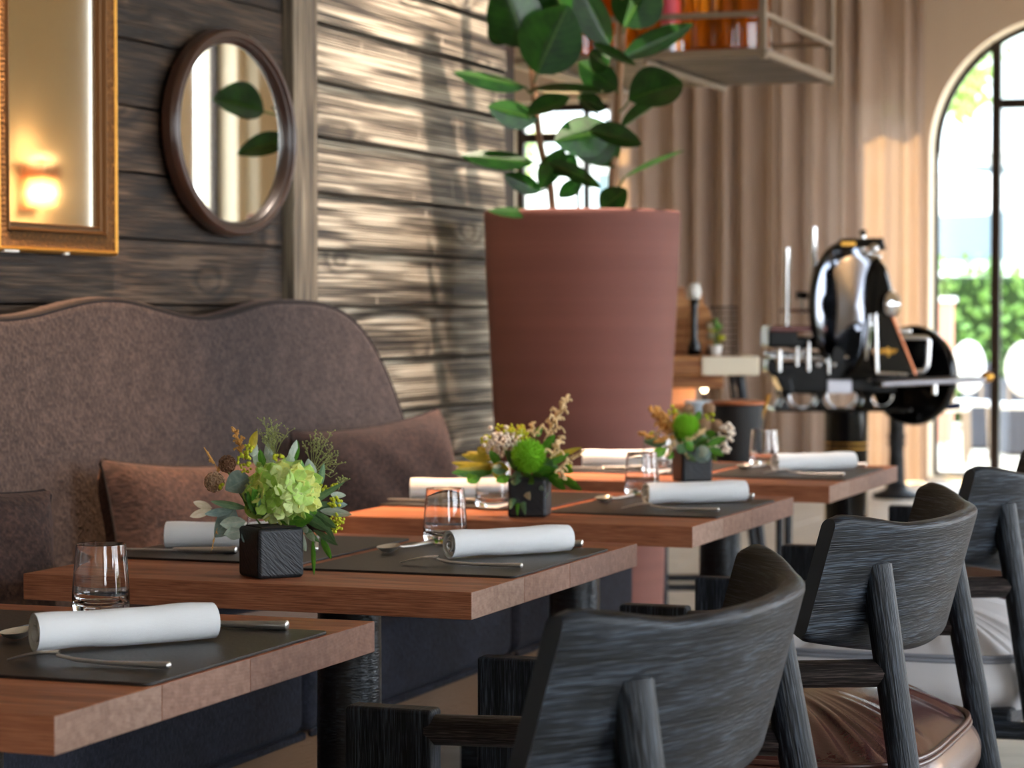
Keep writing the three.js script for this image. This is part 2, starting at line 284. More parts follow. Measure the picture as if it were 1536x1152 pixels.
// a wall as an extruded sheet with openings; axis 'z' (faces +-z) or 'x'
function sheetWall(name, outline, holes, thick, mat) {
  const s = poly(outline); for (const h of holes) s.holes.push(h);
  const g = extrude(s, thick, 0.004, 1, 40); boxUV(g); const m = part(name, g, mat, scene); m.userData.kind = 'structure'; return m;
}
const rectPath = (x0, y0, x1, y1) => new THREE.Path([new THREE.Vector2(x0, y0), new THREE.Vector2(x0, y1), new THREE.Vector2(x1, y1), new THREE.Vector2(x1, y0)]);
const ARCH = { c: -2.27, r: 0.92, s: 2.32 };
{
  const arch = new THREE.Path(); arch.moveTo(ARCH.c - ARCH.r, 0.02); arch.lineTo(ARCH.c - ARCH.r, ARCH.s); arch.absarc(ARCH.c, ARCH.s, ARCH.r, Math.PI, 0, true); arch.lineTo(ARCH.c + ARCH.r, 0.02);
  const w = sheetWall('wall_back', [[X_LEFT - 0.3, 0], [X_RIGHT + 0.3, 0], [X_RIGHT + 0.3, H_CEIL], [X_LEFT - 0.3, H_CEIL]], [arch, rectPath(-6.35, 0.25, -5.42, 2.75), rectPath(-3.85, 0.1, -3.27, 2.75)], 0.36, [M.plasterBack, M.cream]);
  w.position.set(0, 0, Z_BACK - 0.18);
  // arched door frame
  const d = struct('door_1'); const z = Z_BACK - 0.2, fm = M.darkMetal;
  const bx = (n, x0, y0, x1, y1, t = 0.05) => { const m = part(n, rbox(x1 - x0, y1 - y0, t, 0.004, 1), fm, d); m.position.set((x0 + x1) / 2, (y0 + y1) / 2, z); };
  const mx = -2.755;
  bx('mullion', mx - 0.034, 0.02, mx + 0.034, ARCH.s + Math.sqrt(ARCH.r ** 2 - (mx - ARCH.c) ** 2) - 0.01, 0.07);
  bx('mullion', -1.82, 0.02, -1.755, ARCH.s + 0.76, 0.07);
  bx('transom', mx + 0.036, 2.62, -1.83, 2.69, 0.07);
  bx('threshold', ARCH.c - ARCH.r + 0.01, 0.021, ARCH.c + ARCH.r - 0.01, 0.05, 0.08);
  const ring = new THREE.Shape(); ring.absarc(ARCH.c, ARCH.s, ARCH.r - 0.004, 0, Math.PI, false); ring.absarc(ARCH.c, ARCH.s, ARCH.r - 0.04, Math.PI, 0, true);
  const rg = part('frame', extrude(ring, 0.06, 0.003, 1, 40), fm, d); rg.position.z = z;
  bx('frame', ARCH.c - ARCH.r + 0.004, 0.05, ARCH.c - ARCH.r + 0.03, ARCH.s, 0.06); bx('frame', ARCH.c + ARCH.r - 0.03, 0.05, ARCH.c + ARCH.r - 0.004, ARCH.s, 0.06);
  const p = (x0, y0, x1, y1) => { const m = part('pane', new THREE.BoxGeometry(x1 - x0, y1 - y0, 0.006), M.pane, d); m.position.set((x0 + x1) / 2, (y0 + y1) / 2, z); };
  p(ARCH.c - ARCH.r + 0.03, 0.05, mx - 0.034, 2.45); p(mx + 0.034, 0.05, -1.82, 2.62); p(mx + 0.034, 2.69, -1.82, 3.1); p(-1.755, 0.05, ARCH.c + ARCH.r - 0.03, 2.45);
  // window behind the ficus, and an unseen one added to light the curtain
  const win = (n, x0, y0, x1, y1, vs, hs) => {
    const g = struct(n), f = (x, y, w, h) => { const m = part('window_frame', rbox(w, h, 0.06, 0.004, 1), fm, g); m.position.set(x, y, z); };
    f(x0 + 0.03, (y0 + y1) / 2, 0.06, y1 - y0); f(x1 - 0.03, (y0 + y1) / 2, 0.06, y1 - y0); f((x0 + x1) / 2, y0 + 0.03, x1 - x0 - 0.12, 0.06); f((x0 + x1) / 2, y1 - 0.03, x1 - x0 - 0.12, 0.06);
    for (const x of vs) f(x, (y0 + y1) / 2, 0.045, y1 - y0 - 0.12); for (const y of hs) f((x0 + x1) / 2, y, x1 - x0 - 0.12, 0.08);
    const q = part('pane', new THREE.BoxGeometry(x1 - x0 - 0.1, y1 - y0 - 0.1, 0.006), M.pane, g); q.position.set((x0 + x1) / 2, (y0 + y1) / 2, z);
  };
  win('window_1', -6.35, 0.25, -5.42, 2.75, [-5.8], [2.5]);
  win('window_2', -3.85, 0.1, -3.27, 2.75, [], []);
}
{ // aisle side: big windows over the terrace; further down a narrow one
  const hs = [[-1.8, 0.2], [2.2, 4.8], [6.6, 9.2], [10.3, 12.9]].map(([a, b]) => [a, 0.35, b, 2.9]); hs.push([14.36, 0.3, 15.3, 3.4], [15.8, 0.3, 16.48, 3.4], [16.63, 0.3, 16.85, 3.4]);
  const w = sheetWall('wall_right', [[-Z_FRONT - 0.2, 0], [-Z_BACK, 0], [-Z_BACK, H_CEIL], [-Z_FRONT - 0.2, H_CEIL]], hs.map((h) => rectPath(...h)), 0.3, M.cream);
  w.rotation.y = Math.PI / 2; w.position.set(X_RIGHT + 0.15, 0, 0);
  hs.forEach(([a, y0, b, y1], i) => {
    const g = struct('window_' + (i + 3)), f = (s, y, ws, h) => { const m = part('window_frame', rbox(0.06, h, ws, 0.004, 1), M.darkMetal, g); m.position.set(X_RIGHT + 0.18, y, -s); };
    f(a + 0.03, (y0 + y1) / 2, 0.06, y1 - y0); f(b - 0.03, (y0 + y1) / 2, 0.06, y1 - y0); f((a + b) / 2, y0 + 0.03, b - a - 0.12, 0.06); f((a + b) / 2, y1 - 0.03, b - a - 0.12, 0.06);
    if (b - a > 2) f((a + b) / 2, (y0 + y1) / 2, 0.05, y1 - y0 - 0.12);
    const q = part('pane', new THREE.BoxGeometry(0.006, y1 - y0 - 0.1, b - a - 0.1), M.pane, g); q.position.set(X_RIGHT + 0.18, (y0 + y1) / 2, -(a + b) / 2);
  });
}
{
  const b = part('wall_front', rbox(X_RIGHT - X_WALL + 0.6, H_CEIL, 0.2, 0.005), M.cream, scene); b.position.set((X_RIGHT + X_WALL) / 2, H_CEIL / 2, Z_FRONT + 0.11); b.userData.kind = 'structure';
  const s = part('wall_side', rbox(0.2, H_CEIL, Z_END - Z_BACK, 0.005), M.plaster, scene); s.position.set(X_LEFT - 0.1, H_CEIL / 2, (Z_END + Z_BACK) / 2); s.userData.kind = 'structure';
  const j = part('wall_return', rbox(X_WALL - X_LEFT - 0.28, H_CEIL, 0.2, 0.005), M.plaster, scene); j.position.set((X_LEFT + X_WALL - 0.28) / 2, H_CEIL / 2, Z_END + 0.1); j.userData.kind = 'structure';
}
// ceiling spotlights
SPOTS.forEach(([x, z, tx, ty, tz, I, cone, warm], i) => {
  const o = thing('ceiling_spotlight', ['small black ceiling spotlight aimed at the settee back', 'small black ceiling spotlight aimed at the grey timber boards', 'small black ceiling spotlight above the third table', 'small black ceiling spotlight above the last table and the ficus', 'added black ceiling spotlight that brightens the butcher block'][i], 'spotlight', V(x, H_CEIL, z));
  const dir = V(tx - x, ty - H_CEIL + 0.12, tz - z).normalize(), q = new THREE.Quaternion().setFromUnitVectors(V(0, -1, 0), dir);
  part('base', move(cyl(0.04, 0.04, 0.02), 0, -0.012, 0), M.darkMetal, o);
  part('stem', bar(V(0, -0.02, 0), V(0, -0.09, 0), 0.008), M.darkMetal, o);
  const can = part('can', lathe([[0.0, 0.06], [0.03, 0.06], [0.036, 0.05], [0.036, -0.05], [0.031, -0.05], [0.029, -0.02], [0, -0.02]], 24), M.darkMetal, o); can.position.set(0, -0.11, 0); can.quaternion.copy(q);
  const bulb = part('lamp', move(cyl(0.026, 0.026, 0.006), 0, -0.03, 0), std({ color: 0xffffff, emissive: rgb(255, 200, 140), emissiveIntensity: 6 }), can); bulb.castShadow = false;
  const L = new THREE.SpotLight(new THREE.Color(1, 0.5 + 0.5 * warm, 0.15 + 0.85 * warm), I, 0, cone, 0.7, 2); L.position.copy(V(x, H_CEIL - 0.11, z).addScaledVector(dir, 0.07)); L.target.position.set(tx, ty, tz); L.castShadow = true; L.shadow.radius = 1.5; scene.add(L, L.target);
});

// ------------------------------------------------------------------ settee
{
  const back = (z) => { // height of the back at distance d
    const d = -z;
    if (d < 5.71) return 1.196 + 0.021 * Math.cos(2 * Math.PI * (d - 4.81) / 0.9);
    const t = (d - 5.71) / (6.57 - 5.71);
    return 0.46 + (1.217 - 0.46) * Math.pow(Math.max(0, 1 - Math.pow(t, 3.4)), 1 / 1.55);
  };
  const s = thing('settee', 'long brown felt settee with a wavy high back under the mirrors', 'settee', V(-2.66, 0, -4.7));
  const ox = 2.66, oz = 4.7, D0 = 3.0, D1 = 6.57;
  const pts = [[D0, 0.2]]; for (let i = 0; i <= 120; i++) { const d = D0 + (D1 - D0) * Math.pow(i / 120, 0.9); pts.push([d, back(-d)]); } pts.push([D1, 0.2]);
  const g = extrude(poly(pts), 0.06, 0.022, 5, 4); g.rotateY(Math.PI / 2); // shape x -> -z
  { const p = g.attributes.position; for (let i = 0; i < p.count; i++) { const y = p.getY(i); p.setX(i, p.getX(i) - 0.05 * smooth(0.5, 1.25, y)); } g.computeVertexNormals(); }
  g.translate(-2.7 + ox, 0, oz);
  const uvp = g.attributes.position, uva = g.attributes.uv; for (let i = 0; i < uvp.count; i++) uva.setXY(i, uvp.getZ(i), uvp.getY(i));
  const b = part('backrest', g, M.felt, s);
  const wp = []; for (let i = 0; i <= 90; i++) { const d = lerp(D0, D1 - 0.004, i / 90), y = back(-d); wp.push(V(-2.7 + 0.022 - 0.05 * smooth(0.5, 1.25, y) + ox, y - 0.008, -d + oz)); }
  part('welt', tube(wp, 0.007, 200, 8), M.welt, b);
  const cuts = [3.0, 4.49, 5.71, 6.72];
  for (let i = 0; i < 3; i++) {
    const L = cuts[i + 1] - cuts[i];
    const c = rbox(0.6, 0.19, L - 0.012, 0.035, 5); { const p = c.attributes.position; for (let k = 0; k < p.count; k++) if (p.getY(k) > 0) p.setY(k, p.getY(k) + 0.015 * Math.cos(p.getX(k) * 4.5) * Math.cos(p.getZ(k) / L * 3)); c.computeVertexNormals(); boxUV(c); }
    const m = part('seat_cushion', c, M.feltSeatDaylit, s); m.position.set(-2.39 + ox, 0.42, -(cuts[i] + cuts[i + 1]) / 2 + oz);
    part('hem', rbox(0.014, 0.016, L - 0.03, 0.006, 2), M.feltSeatDaylit, m).position.set(0.296, -0.094, 0);
  }
  part('base_rail', rbox(3.7, 0.13, 0.5, 0.006), M.plinth, s).position.set(-2.4 + ox, 0.245, -4.86 + oz); s.children.at(-1).rotation.y = Math.PI / 2;
  for (const [d, x] of [[3.2, -2.2], [4.5, -2.2], [5.7, -2.2], [6.55, -2.2], [3.2, -2.62], [4.9, -2.62], [6.5, -2.62]]) part('leg', rbox(0.05, 0.18, 0.05, 0.004), M.blackWood, s).position.set(x + ox, 0.09, -d + oz);
}
function pillowGeo(w, h, t) {
  const f = (sgn) => grid(28, 22, (u, v) => {
    const a = u * 2 - 1, b = v * 2 - 1, e = Math.pow(Math.max(0, (1 - a ** 4) * (1 - b ** 4)), 0.55);
    const px = a * w / 2 * (1 - 0.05 * (1 - b * b)), py = b * h / 2 * (1 - 0.11 * (1 - a * a));
    return V(px, py, sgn * (t / 2 * e + 0.003 + 0.004 * Math.sin(9 * a + 5 * b) * e));
  }, (u, v) => [u * w, v * h]);
  const A = f(1), B = f(-1); const ix = B.index.array; for (let i = 0; i < ix.length; i += 3) { const q = ix[i]; ix[i] = ix[i + 1]; ix[i + 1] = q; } B.computeVertexNormals();
  return join(A, B);
}
{
  const defs = [
    [0.62, 0.385, 0.19, -2.51, 0.705, -5.84, 1.3, -0.2, 0.06, 'wide brown felt cushion at the far end of the settee'],
    [0.62, 0.335, 0.19, -2.52, 0.68, -4.87, 1.36, -0.22, -0.05, 'brown felt cushion in the middle of the settee, behind the hydrangea'],
    [0.52, 0.375, 0.19, -2.38, 0.7, -3.57, 1.15, -0.25, -0.12, 'brown felt cushion at the near end of the settee, cut by the picture edge'],
    [0.5, 0.42, 0.12, -2.6, 0.73, -3.62, 1.5, -0.12, 0.03, 'brown felt cushion mostly hidden behind the near cushion'],
  ];
  for (const [w, h, t, x, y, z, ry, rx, rz, l] of defs) {
    const o = thing('cushion', l, 'cushion', V(x, y - h / 2 + 0.01, z)); const m = part('cover', pillowGeo(w, h, t), M.feltPillow, o);
    m.rotation.set(rx, ry, rz, 'YXZ'); m.position.y = h / 2;
    const sp = []; for (let i = 0; i <= 60; i++) { const q = i / 60 * 4, k = Math.floor(q) % 4, f = (q % 1) * 2 - 1; let a, b; if (k === 0) { a = f; b = -1; } else if (k === 1) { a = 1; b = f; } else if (k === 2) { a = -f; b = 1; } else { a = -1; b = -f; } sp.push(V(a * w / 2 * (1 - 0.05 * (1 - b * b)), b * h / 2 * (1 - 0.11 * (1 - a * a)), 0)); }
    part('seam', new THREE.TubeGeometry(new THREE.CatmullRomCurve3(sp, true), 90, 0.0035, 6, true), M.welt, m);
  }
}

// ------------------------------------------------------------------ tables
const T0 = 2.27, STEP = 1.235, TLEN = 0.86, XA = -1.355, XB = -2.15, TOP = 0.75;
{
  const ord = ['nearest', 'second', 'third', 'farthest'];
  const labels = [
    'nearest wooden table, cut off at the left, with no flowers on it',
    'wooden table carrying the black cube of green hydrangea',
    'wooden table carrying the green ball and berry flowers',
    'farthest wooden table, in front of the terracotta planter and slicer'];
  const t = thing('dining_table', labels[0], 'table', V((XA + XB) / 2, 0, -(T0 + TLEN / 2)), 0, 'dining tables along the settee');
  const ws = [0.24, 0.23, 0.39]; let d = -TLEN / 2; // from the near edge away
  ws.forEach((w, i) => {
    const g = rbox(XA - XB, 0.043, w - 0.0004, 0.0014, 2, [i * 0.37, i * 0.13]);
    const m = part('board', g, [M.endGrain[i], M.endGrain[i], M.tableTop[i], M.tableTop[i], M.tableSide, M.tableSide], t);
    m.position.set(0, TOP - 0.0215, -(d + w / 2)); d += w;
  });
  part('bracket', rbox(0.5, 0.02, 0.09, 0.004), M.blackWood, t).position.set(0, TOP - 0.0535, 0);
  part('column', move(lathe([[0, 0.03], [0.072, 0.03], [0.07, 0.06], [0.058, 0.3], [0.056, 0.685], [0, 0.685]], 20), 0, 0, 0), M.legWood, t);
  part('base_plate', move(lathe([[0, 0], [0.25, 0], [0.25, 0.012], [0.1, 0.03], [0, 0.032]], 40), 0, 0, 0), M.blackWood, t);
  for (let k = 1; k < 4; k++) copy(t, labels[k], V((XA + XB) / 2, 0, -(T0 + STEP * k + TLEN / 2)));
}

// ------------------------------------------------------------------ place settings
const TN = ['nearest table', 'hydrangea table', 'berry flower table', 'farthest table'];
const onTable = (k, x, off, y = TOP) => V(x, y, -(T0 + STEP * k + off));
function loftBar(path, w, h, seg = 10) { // flat bar with an oval section: path points with a width and height each
  const n = path.length - 1, pos = (i) => path[i];
  return grid(seg, n * 4, (u, v) => {
    const q = v * n, i = Math.min(n - 1, Math.floor(q)), f = q - i, e = f; const p = pos(i).clone().lerp(pos(i + 1), e), ww = lerp(w[i], w[i + 1], e), hh = lerp(h[i], h[i + 1], e), a = u * Math.PI * 2;
    return V(p.x, p.y + Math.sin(a) * hh / 2, p.z + Math.cos(a) * ww / 2);
  }, null, true);
}
// cutlery lies along x: handle end at +x
const G = {};
{
  const P = (x, y) => V(x, y, 0);
  const cap = (x, y, w, h) => { const c = new THREE.SphereGeometry(0.5, 10, 8); c.scale(0.006, h, w); c.translate(x, y, 0); return c; };
  G.handle = join(loftBar([P(-0.045, 0.0105), P(-0.02, 0.006), P(0.02, 0.0042), P(0.07, 0.0044), P(0.105, 0.005)], [0.007, 0.006, 0.008, 0.012, 0.013], [0.004, 0.005, 0.005, 0.0068, 0.0085]), cap(0.105, 0.005, 0.013, 0.0085));
  const arch = (x) => 0.0035 + 0.011 * Math.sin(clamp((x + 0.108) / 0.075, 0, 1) * Math.PI * 0.62);
  const tines = []; for (let i = 0; i < 4; i++) { const z = (i - 1.5) * 0.0066; tines.push(loftBar([-0.108, -0.095, -0.08, -0.066].map((x) => V(x, arch(x), z)), [0.0022, 0.0034, 0.004, 0.0042], [0.002, 0.003, 0.0034, 0.0034], 6)); }
  tines.push(loftBar([-0.07, -0.06, -0.05, -0.042].map((x) => V(x, arch(x), 0)), [0.0245, 0.023, 0.015, 0.007], [0.0034, 0.0036, 0.004, 0.0044], 10));
  G.forkHead = join(tines);
  G.spoonHead = (() => { const g = grid(20, 14, (u, v) => { const a = u * Math.PI * 2, r = v, x = Math.cos(a) * 0.029 * r, z = Math.sin(a) * 0.019 * r * (1 - 0.18 * Math.cos(a)); return V(-0.07 + x, 0.0115 - 0.0105 * (1 - r * r) + 0.002 * Math.cos(a) * r, z); }); const b = g.clone(); b.translate(0, 0.0012, 0); return join(g, b); })();
  G.knifeHandle = join(loftBar([P(-0.005, 0.0055), P(0.04, 0.0055), P(0.09, 0.006), P(0.112, 0.0065)], [0.01, 0.012, 0.0145, 0.015], [0.007, 0.01, 0.0125, 0.0135]), cap(0.112, 0.0072, 0.015, 0.0135));
  G.blade = (() => { const s = spline([[-0.115, 0.004], [-0.1, -0.007], [-0.05, -0.01], [-0.002, -0.006], [0, 0.006], [-0.06, 0.0065]]); const g = extrude(s, 0.0022, 0.0005, 1); g.rotateX(Math.PI / 2); g.translate(0, 0.004, 0); return g; })();
}
function makeFork() { const o = thing('fork', 'x', 'fork'); part('handle', G.handle, M.steel, o); part('tines', G.forkHead, M.steel, o); return o; }
function makeSpoon() { const o = thing('spoon', 'x', 'spoon'); part('handle', G.handle, M.steel, o); part('bowl', G.spoonHead, M.steel, o); return o; }
function makeKnife() { const o = thing('knife', 'x', 'knife'); part('handle', G.knifeHandle, M.steel, o); part('blade', G.blade, M.steel, o); return o; }
function makeGlass() {
  const o = thing('tumbler', 'x', 'glass');
  part('body', lathe([[0, 0.0004], [0.036, 0.0004], [0.0385, 0.002], [0.0405, 0.012], [0.0412, 0.024], [0.0402, 0.045], [0.0372, 0.08], [0.0354, 0.1], [0.0349, 0.1008], [0.0343, 0.1], [0.0362, 0.078], [0.039, 0.045], [0.0395, 0.028], [0.037, 0.019], [0.028, 0.0145], [0.012, 0.0125], [0, 0.012]], 64), M.glass, o); return o;
}
const roll = (() => { // rolled napkin, along x
  const L = 0.235, turns = 4.6, r0 = 0.004, r1 = 0.0232, n = 150, m = 16, th = 0.0026;
  const R = (t) => lerp(r0, r1, Math.pow(t, 0.8));
  const f = (t, v, o) => { const a = t * turns * Math.PI * 2 - 0.9, r = R(t) + o, x = (v - 0.5) * L, wob = 1 + 0.03 * Math.sin(v * 7 + t * 3) + 0.02 * Math.sin(v * 17); return V(x + 0.004 * Math.sin(t * 9) * (v < 0.5 ? -1 : 1), 0.0245 + Math.sin(a) * r * wob * 0.98 + 0.0008 * Math.sin(v * 9), Math.cos(a) * r * wob); };
  const A = grid(n, m, (u, v) => f(u, v, th), (u, v) => [u * 0.35, v * L]), B = grid(n, m, (u, v) => f(1 - u, v, 0), (u, v) => [u * 0.35, v * L]);
  const e1 = grid(n, 1, (u, v) => f(u, 0, v * th)), e2 = grid(n, 1, (u, v) => f(1 - u, 1, v * th)), e3 = grid(1, m, (u, v) => f(1, v, th * (1 - u)));
  return { body: join(A, B, e1, e2, e3) };
})();
const matGeo = (() => { const w = 0.385, d = 0.5, r = 0.014, s = new THREE.Shape(); s.moveTo(-w / 2 + r, -d / 2); s.lineTo(w / 2 - r, -d / 2); s.quadraticCurveTo(w / 2, -d / 2, w / 2, -d / 2 + r); s.lineTo(w / 2, d / 2 - r); s.quadraticCurveTo(w / 2, d / 2, w / 2 - r, d / 2); s.lineTo(-w / 2 + r, d / 2); s.quadraticCurveTo(-w / 2, d / 2, -w / 2, d / 2 - r); s.lineTo(-w / 2, -d / 2 + r); s.quadraticCurveTo(-w / 2, -d / 2, -w / 2 + r, -d / 2); const g = extrude(s, 0.004, 0.001, 2); g.rotateX(-Math.PI / 2); return boxUV(g); })();
{
  const MT = 0.0045;
  const aisle = [[0.467], [0.455], [0.455], [0.45]];
  let proto = {};
  const put = (kind, make, label, pos, turn, group) => { let o; if (!proto[kind]) { o = proto[kind] = make(); o.position.copy(pos); o.rotation.y = turn; o.userData.label = label; o.userData.group = group; } else o = copy(proto[kind], label, pos, turn, group); return o; };
  const mkMat = () => { const m = part('placemat', matGeo, M.mat, scene); m.userData.category = 'placemat'; return m; };
  const mkNap = () => { const o = thing('napkin', 'x', 'napkin'); part('cloth', roll.body, M.linen, o); return o; };
  const ya = TOP + MT;
  const napA = [[-1.54, 0.485, 0.87], [-1.485, 0.52, 0.88], [-1.5, 0.53, 0.7], [-1.51, 0.5, 0.75]];
  const glA = [[-1.755, 0.8], [-1.68, 0.705], [-1.69, 0.74], [-1.7, 0.7]];
  for (let k = 0; k < 4; k++) {
    put('mat', mkMat, `dark leather placemat on the aisle side of the ${TN[k]}`, onTable(k, -1.552, aisle[k][0], TOP + 0.002), 0, 'leather placemats');
    put('nap', mkNap, `white rolled napkin on the aisle side of the ${TN[k]}`, onTable(k, napA[k][0], napA[k][1], ya), napA[k][2], 'rolled napkins');
    put('fork', makeFork, `steel fork beside the aisle side napkin of the ${TN[k]}`, onTable(k, -1.495, 0.318, ya), 0.02, 'forks');
    put('knife', makeKnife, `steel knife half under the aisle side napkin of the ${TN[k]}`, onTable(k, -1.525, k ? 0.7 : 0.69, ya), 0.06, 'knives');
    put('spoon', makeSpoon, `steel spoon lying across the aisle side setting of the ${TN[k]}`, onTable(k, -1.697, 0.56, ya), Math.PI / 2 - 0.06, 'spoons');
    const gp = onTable(k, ...glA[k], glA[k][0] > -1.74 ? ya : TOP);
    put('glass', makeGlass, `clear water tumbler by the aisle side napkin of the ${TN[k]}`, gp, 0, 'water tumblers');
    put('mat', mkMat, `dark leather placemat on the settee side of the ${TN[k]}`, onTable(k, -1.968, 0.52, TOP + 0.002), 0, 'leather placemats');
    if (k) {
      put('nap', mkNap, `white rolled napkin on the settee side of the ${TN[k]}`, onTable(k, k === 1 ? -1.995 : -2.03, 0.46, ya), 0.34, 'rolled napkins');
      put('knife', makeKnife, `steel knife beside the settee side napkin of the ${TN[k]}`, onTable(k, -2.06, 0.365, ya), k === 1 ? 0.12 : 0, 'knives');
      put('spoon', makeSpoon, `steel spoon on the settee side of the ${TN[k]}, bowl towards the aisle`, onTable(k, -1.875, 0.56, ya), -Math.PI / 2 + 0.4, 'spoons');
      put('glass', makeGlass, `clear water tumbler behind the black vase of the ${TN[k]}`, k === 1 ? onTable(k, -1.825, 0.26, ya) : onTable(k, -1.88, 0.26, ya), 0, 'water tumblers');
    }
  }
}

// ------------------------------------------------------------------ chairs
{
  const c = thing('armchair', 'x', 'chair', V(0, 0, 0), 0, 'black armchairs along the aisle');
  // local x is (world x + 1.06), local z runs towards the camera
  const outer = (s) => 0.405 - 0.135 * Math.pow(Math.abs(s), 2.5), W = 0.395;
  const top = (s) => 0.862 + 0.02 * smooth(0.6, 1, Math.abs(s)), bot = (s) => 0.648 + 0.045 * Math.pow(Math.abs(s), 2.2);
  const lean = (y) => 0.27 * (y - 0.88);
  const th = 0.034, N = 36;
  const sec = (u) => { // rounded section: [across 0..1, up 0..1]
    const r = 0.38, a = u * 4, k = Math.floor(a) % 4, f = a % 1; const q = [[[0, 0.02], [0, 0.98]], [[0, 0.98], [1, 0.98]], [[1, 0.98], [1, 0.02]], [[1, 0.02], [0, 0.02]]][k];
    return [lerp(q[0][0], q[1][0], f), lerp(q[0][1], q[1][1], f)];
  };
  const prof = []; { // closed profile, counter-clockwise, rounded ends in metres handled per height
    const e = 8; for (let i = 0; i <= 10; i++) prof.push([0, lerp(0.08, 0.92, i / 10), 0]);
    for (let i = 1; i < e; i++) { const a = i / e * Math.PI; prof.push([0.5 - 0.5 * Math.cos(a), 1, Math.sin(a)]); }
    for (let i = 0; i <= 10; i++) prof.push([1, lerp(0.92, 0.08, i / 10), 0]);
    for (let i = 1; i < e; i++) { const a = i / e * Math.PI; prof.push([0.5 + 0.5 * Math.cos(a), 0, Math.sin(a)]); }
    prof.push(prof[0]);
  }
  const pt = (s, k) => {
    const [ac, up, bul] = prof[k], yb = bot(s) + 0.012, yt = top(s) - 0.013; let y = up === 1 && bul ? yt + bul * 0.013 : up === 0 && bul ? yb - bul * 0.012 : lerp(yb, yt, (up - 0.08) / 0.84);
    const ends = Math.abs(s) > 0.97 ? 0.006 * (Math.abs(s) - 0.97) / 0.03 : 0; y = lerp(y, (yb + yt) / 2, ends / 0.1);
    const dx = outer(s + 0.001) - outer(s - 0.001), nz = -dx / Math.hypot(dx, 0.002 * W), nx = 0.002 * W / Math.hypot(dx, 0.002 * W); // outward normal in plan
    const o = -ac * th; return V(outer(s) + lean(y) + nx * o, y, s * W + nz * o);
  };
  const K = prof.length - 1, S = 56; const ss = (v) => { const a = v * 2 - 1; return Math.sign(a) * Math.pow(Math.abs(a), 0.85); };
  const backG = grid(K, S, (u, v) => pt(ss(v), Math.round(u * K)), (u, v, p) => [p.z * 1.0 + 0.5, p.y], true);
  const capG = (s) => { const ring = []; for (let k = 0; k < K; k++) ring.push(pt(s, k)); const cen = ring.reduce((a, b) => a.add(b), V(0, 0, 0)).multiplyScalar(1 / K); const pos = []; for (let k = 0; k < K; k++) { const a = ring[k], b = ring[(k + 1) % K]; const tri = s > 0 ? [cen, a, b] : [cen, b, a]; tri.forEach((p) => pos.push(p.x, p.y, p.z)); } const g = new THREE.BufferGeometry(); g.setAttribute('position', new THREE.Float32BufferAttribute(pos, 3)); g.computeVertexNormals(); return g; };
  { const ix = backG.index.array; /* orientation is irrelevant to the renderer's two-sided shading */ void ix; }
  part('backrest', join(backG, capG(1), capG(-1)), M.blackWood, c);
  for (const s of [1, -1]) {
    const z = s * 0.365;
    const fp = part('front_leg', rbox(0.64, 0.128, 0.04, 0.006, 3, [s, 0]), M.blackWood, c); fp.rotation.z = Math.PI / 2; fp.position.set(-0.24, 0.324, z);
    const a = V(0.44, 0.0, s * 0.375), b = V(0.306, 0.8, s * 0.293);
    const leg = part('rear_leg', join(bar(a, b, 0.022, 0.024, 24), (() => { const q = new THREE.SphereGeometry(0.0238, 16, 8); q.scale(1, 0.35, 1); q.translate(b.x, b.y, b.z); return q; })()), M.blackWood, c); void leg;
    const ry = 0.629, f = ry / 0.8; part('arm_rail', bar(V(-0.185, 0.615, z), V(lerp(a.x, b.x, f), ry + 0.012, lerp(a.z, b.z, f)), 0.021, 0.021, 20), M.brownRail, c);
    part('side_rail', bar(V(-0.2, 0.36, z), V(lerp(a.x, b.x, 0.45), 0.36, lerp(a.z, b.z, 0.45)), 0.018, 0.018, 16), M.blackWood, c);
  }
  part('seat_frame', rbox(0.6, 0.05, 0.68, 0.01), M.blackWood, c).position.set(0.03, 0.375, 0);
  // leather cushion: puffed square with wrinkles running in from the piping
  const hw = 0.332, sx = 0.035, ex = 4.5;
  const rim = (a) => { const cs = Math.cos(a), sn = Math.sin(a); return V(Math.sign(cs) * Math.pow(Math.abs(cs), 2 / ex) * hw, 0, Math.sign(sn) * Math.pow(Math.abs(sn), 2 / ex) * hw); };
  const wr = makeNoise(91), wrinkle = (a, r) => 0.026 * (fbm(wr, a / 6.2832, 0.5 + 0.25 * r, 44, 3, 2) - 0.5) * smooth(0.3, 0.85, r) + 0.004 * (fbm(wr, a / 6.2832, r, 10, 3, 2) - 0.5);
  const topG = grid(360, 24, (u, v) => { const a = u * Math.PI * 2, r = v, p = rim(a); return V(p.x * r + sx, 0.495 + 0.085 * (1 - Math.pow(r, 2.6)) + wrinkle(a, r) * (1 - smooth(0.93, 1, r)), p.z * r); }, (u, v, p) => [p.x, p.z], true);
  const sideG = grid(360, 12, (u, v) => { const a = u * Math.PI * 2, p = rim(a), b = Math.sin(v * Math.PI), k = 1 + 0.075 * b + 0.6 * wrinkle(a, 0.8) * b; return V(p.x * k + sx, 0.495 - v * 0.105, p.z * k); }, (u, v, p) => [p.x + p.z, p.y], true);
  const seat = part('seat_cushion', join(topG, sideG), M.leather, c);
  const rp = []; for (let i = 0; i < 96; i++) { const p = rim(i / 96 * Math.PI * 2); rp.push(V(p.x * 1.012 + sx, 0.498, p.z * 1.012)); }
  const pip = [new THREE.TubeGeometry(new THREE.CatmullRomCurve3(rp, true), 240, 0.0045, 8, true)]; const p2 = pip[0].clone(); p2.translate(0, -0.0085, 0); p2.scale(1.006, 1, 1.006);
  part('piping', join(pip[0], p2), M.leatherPiping, seat);
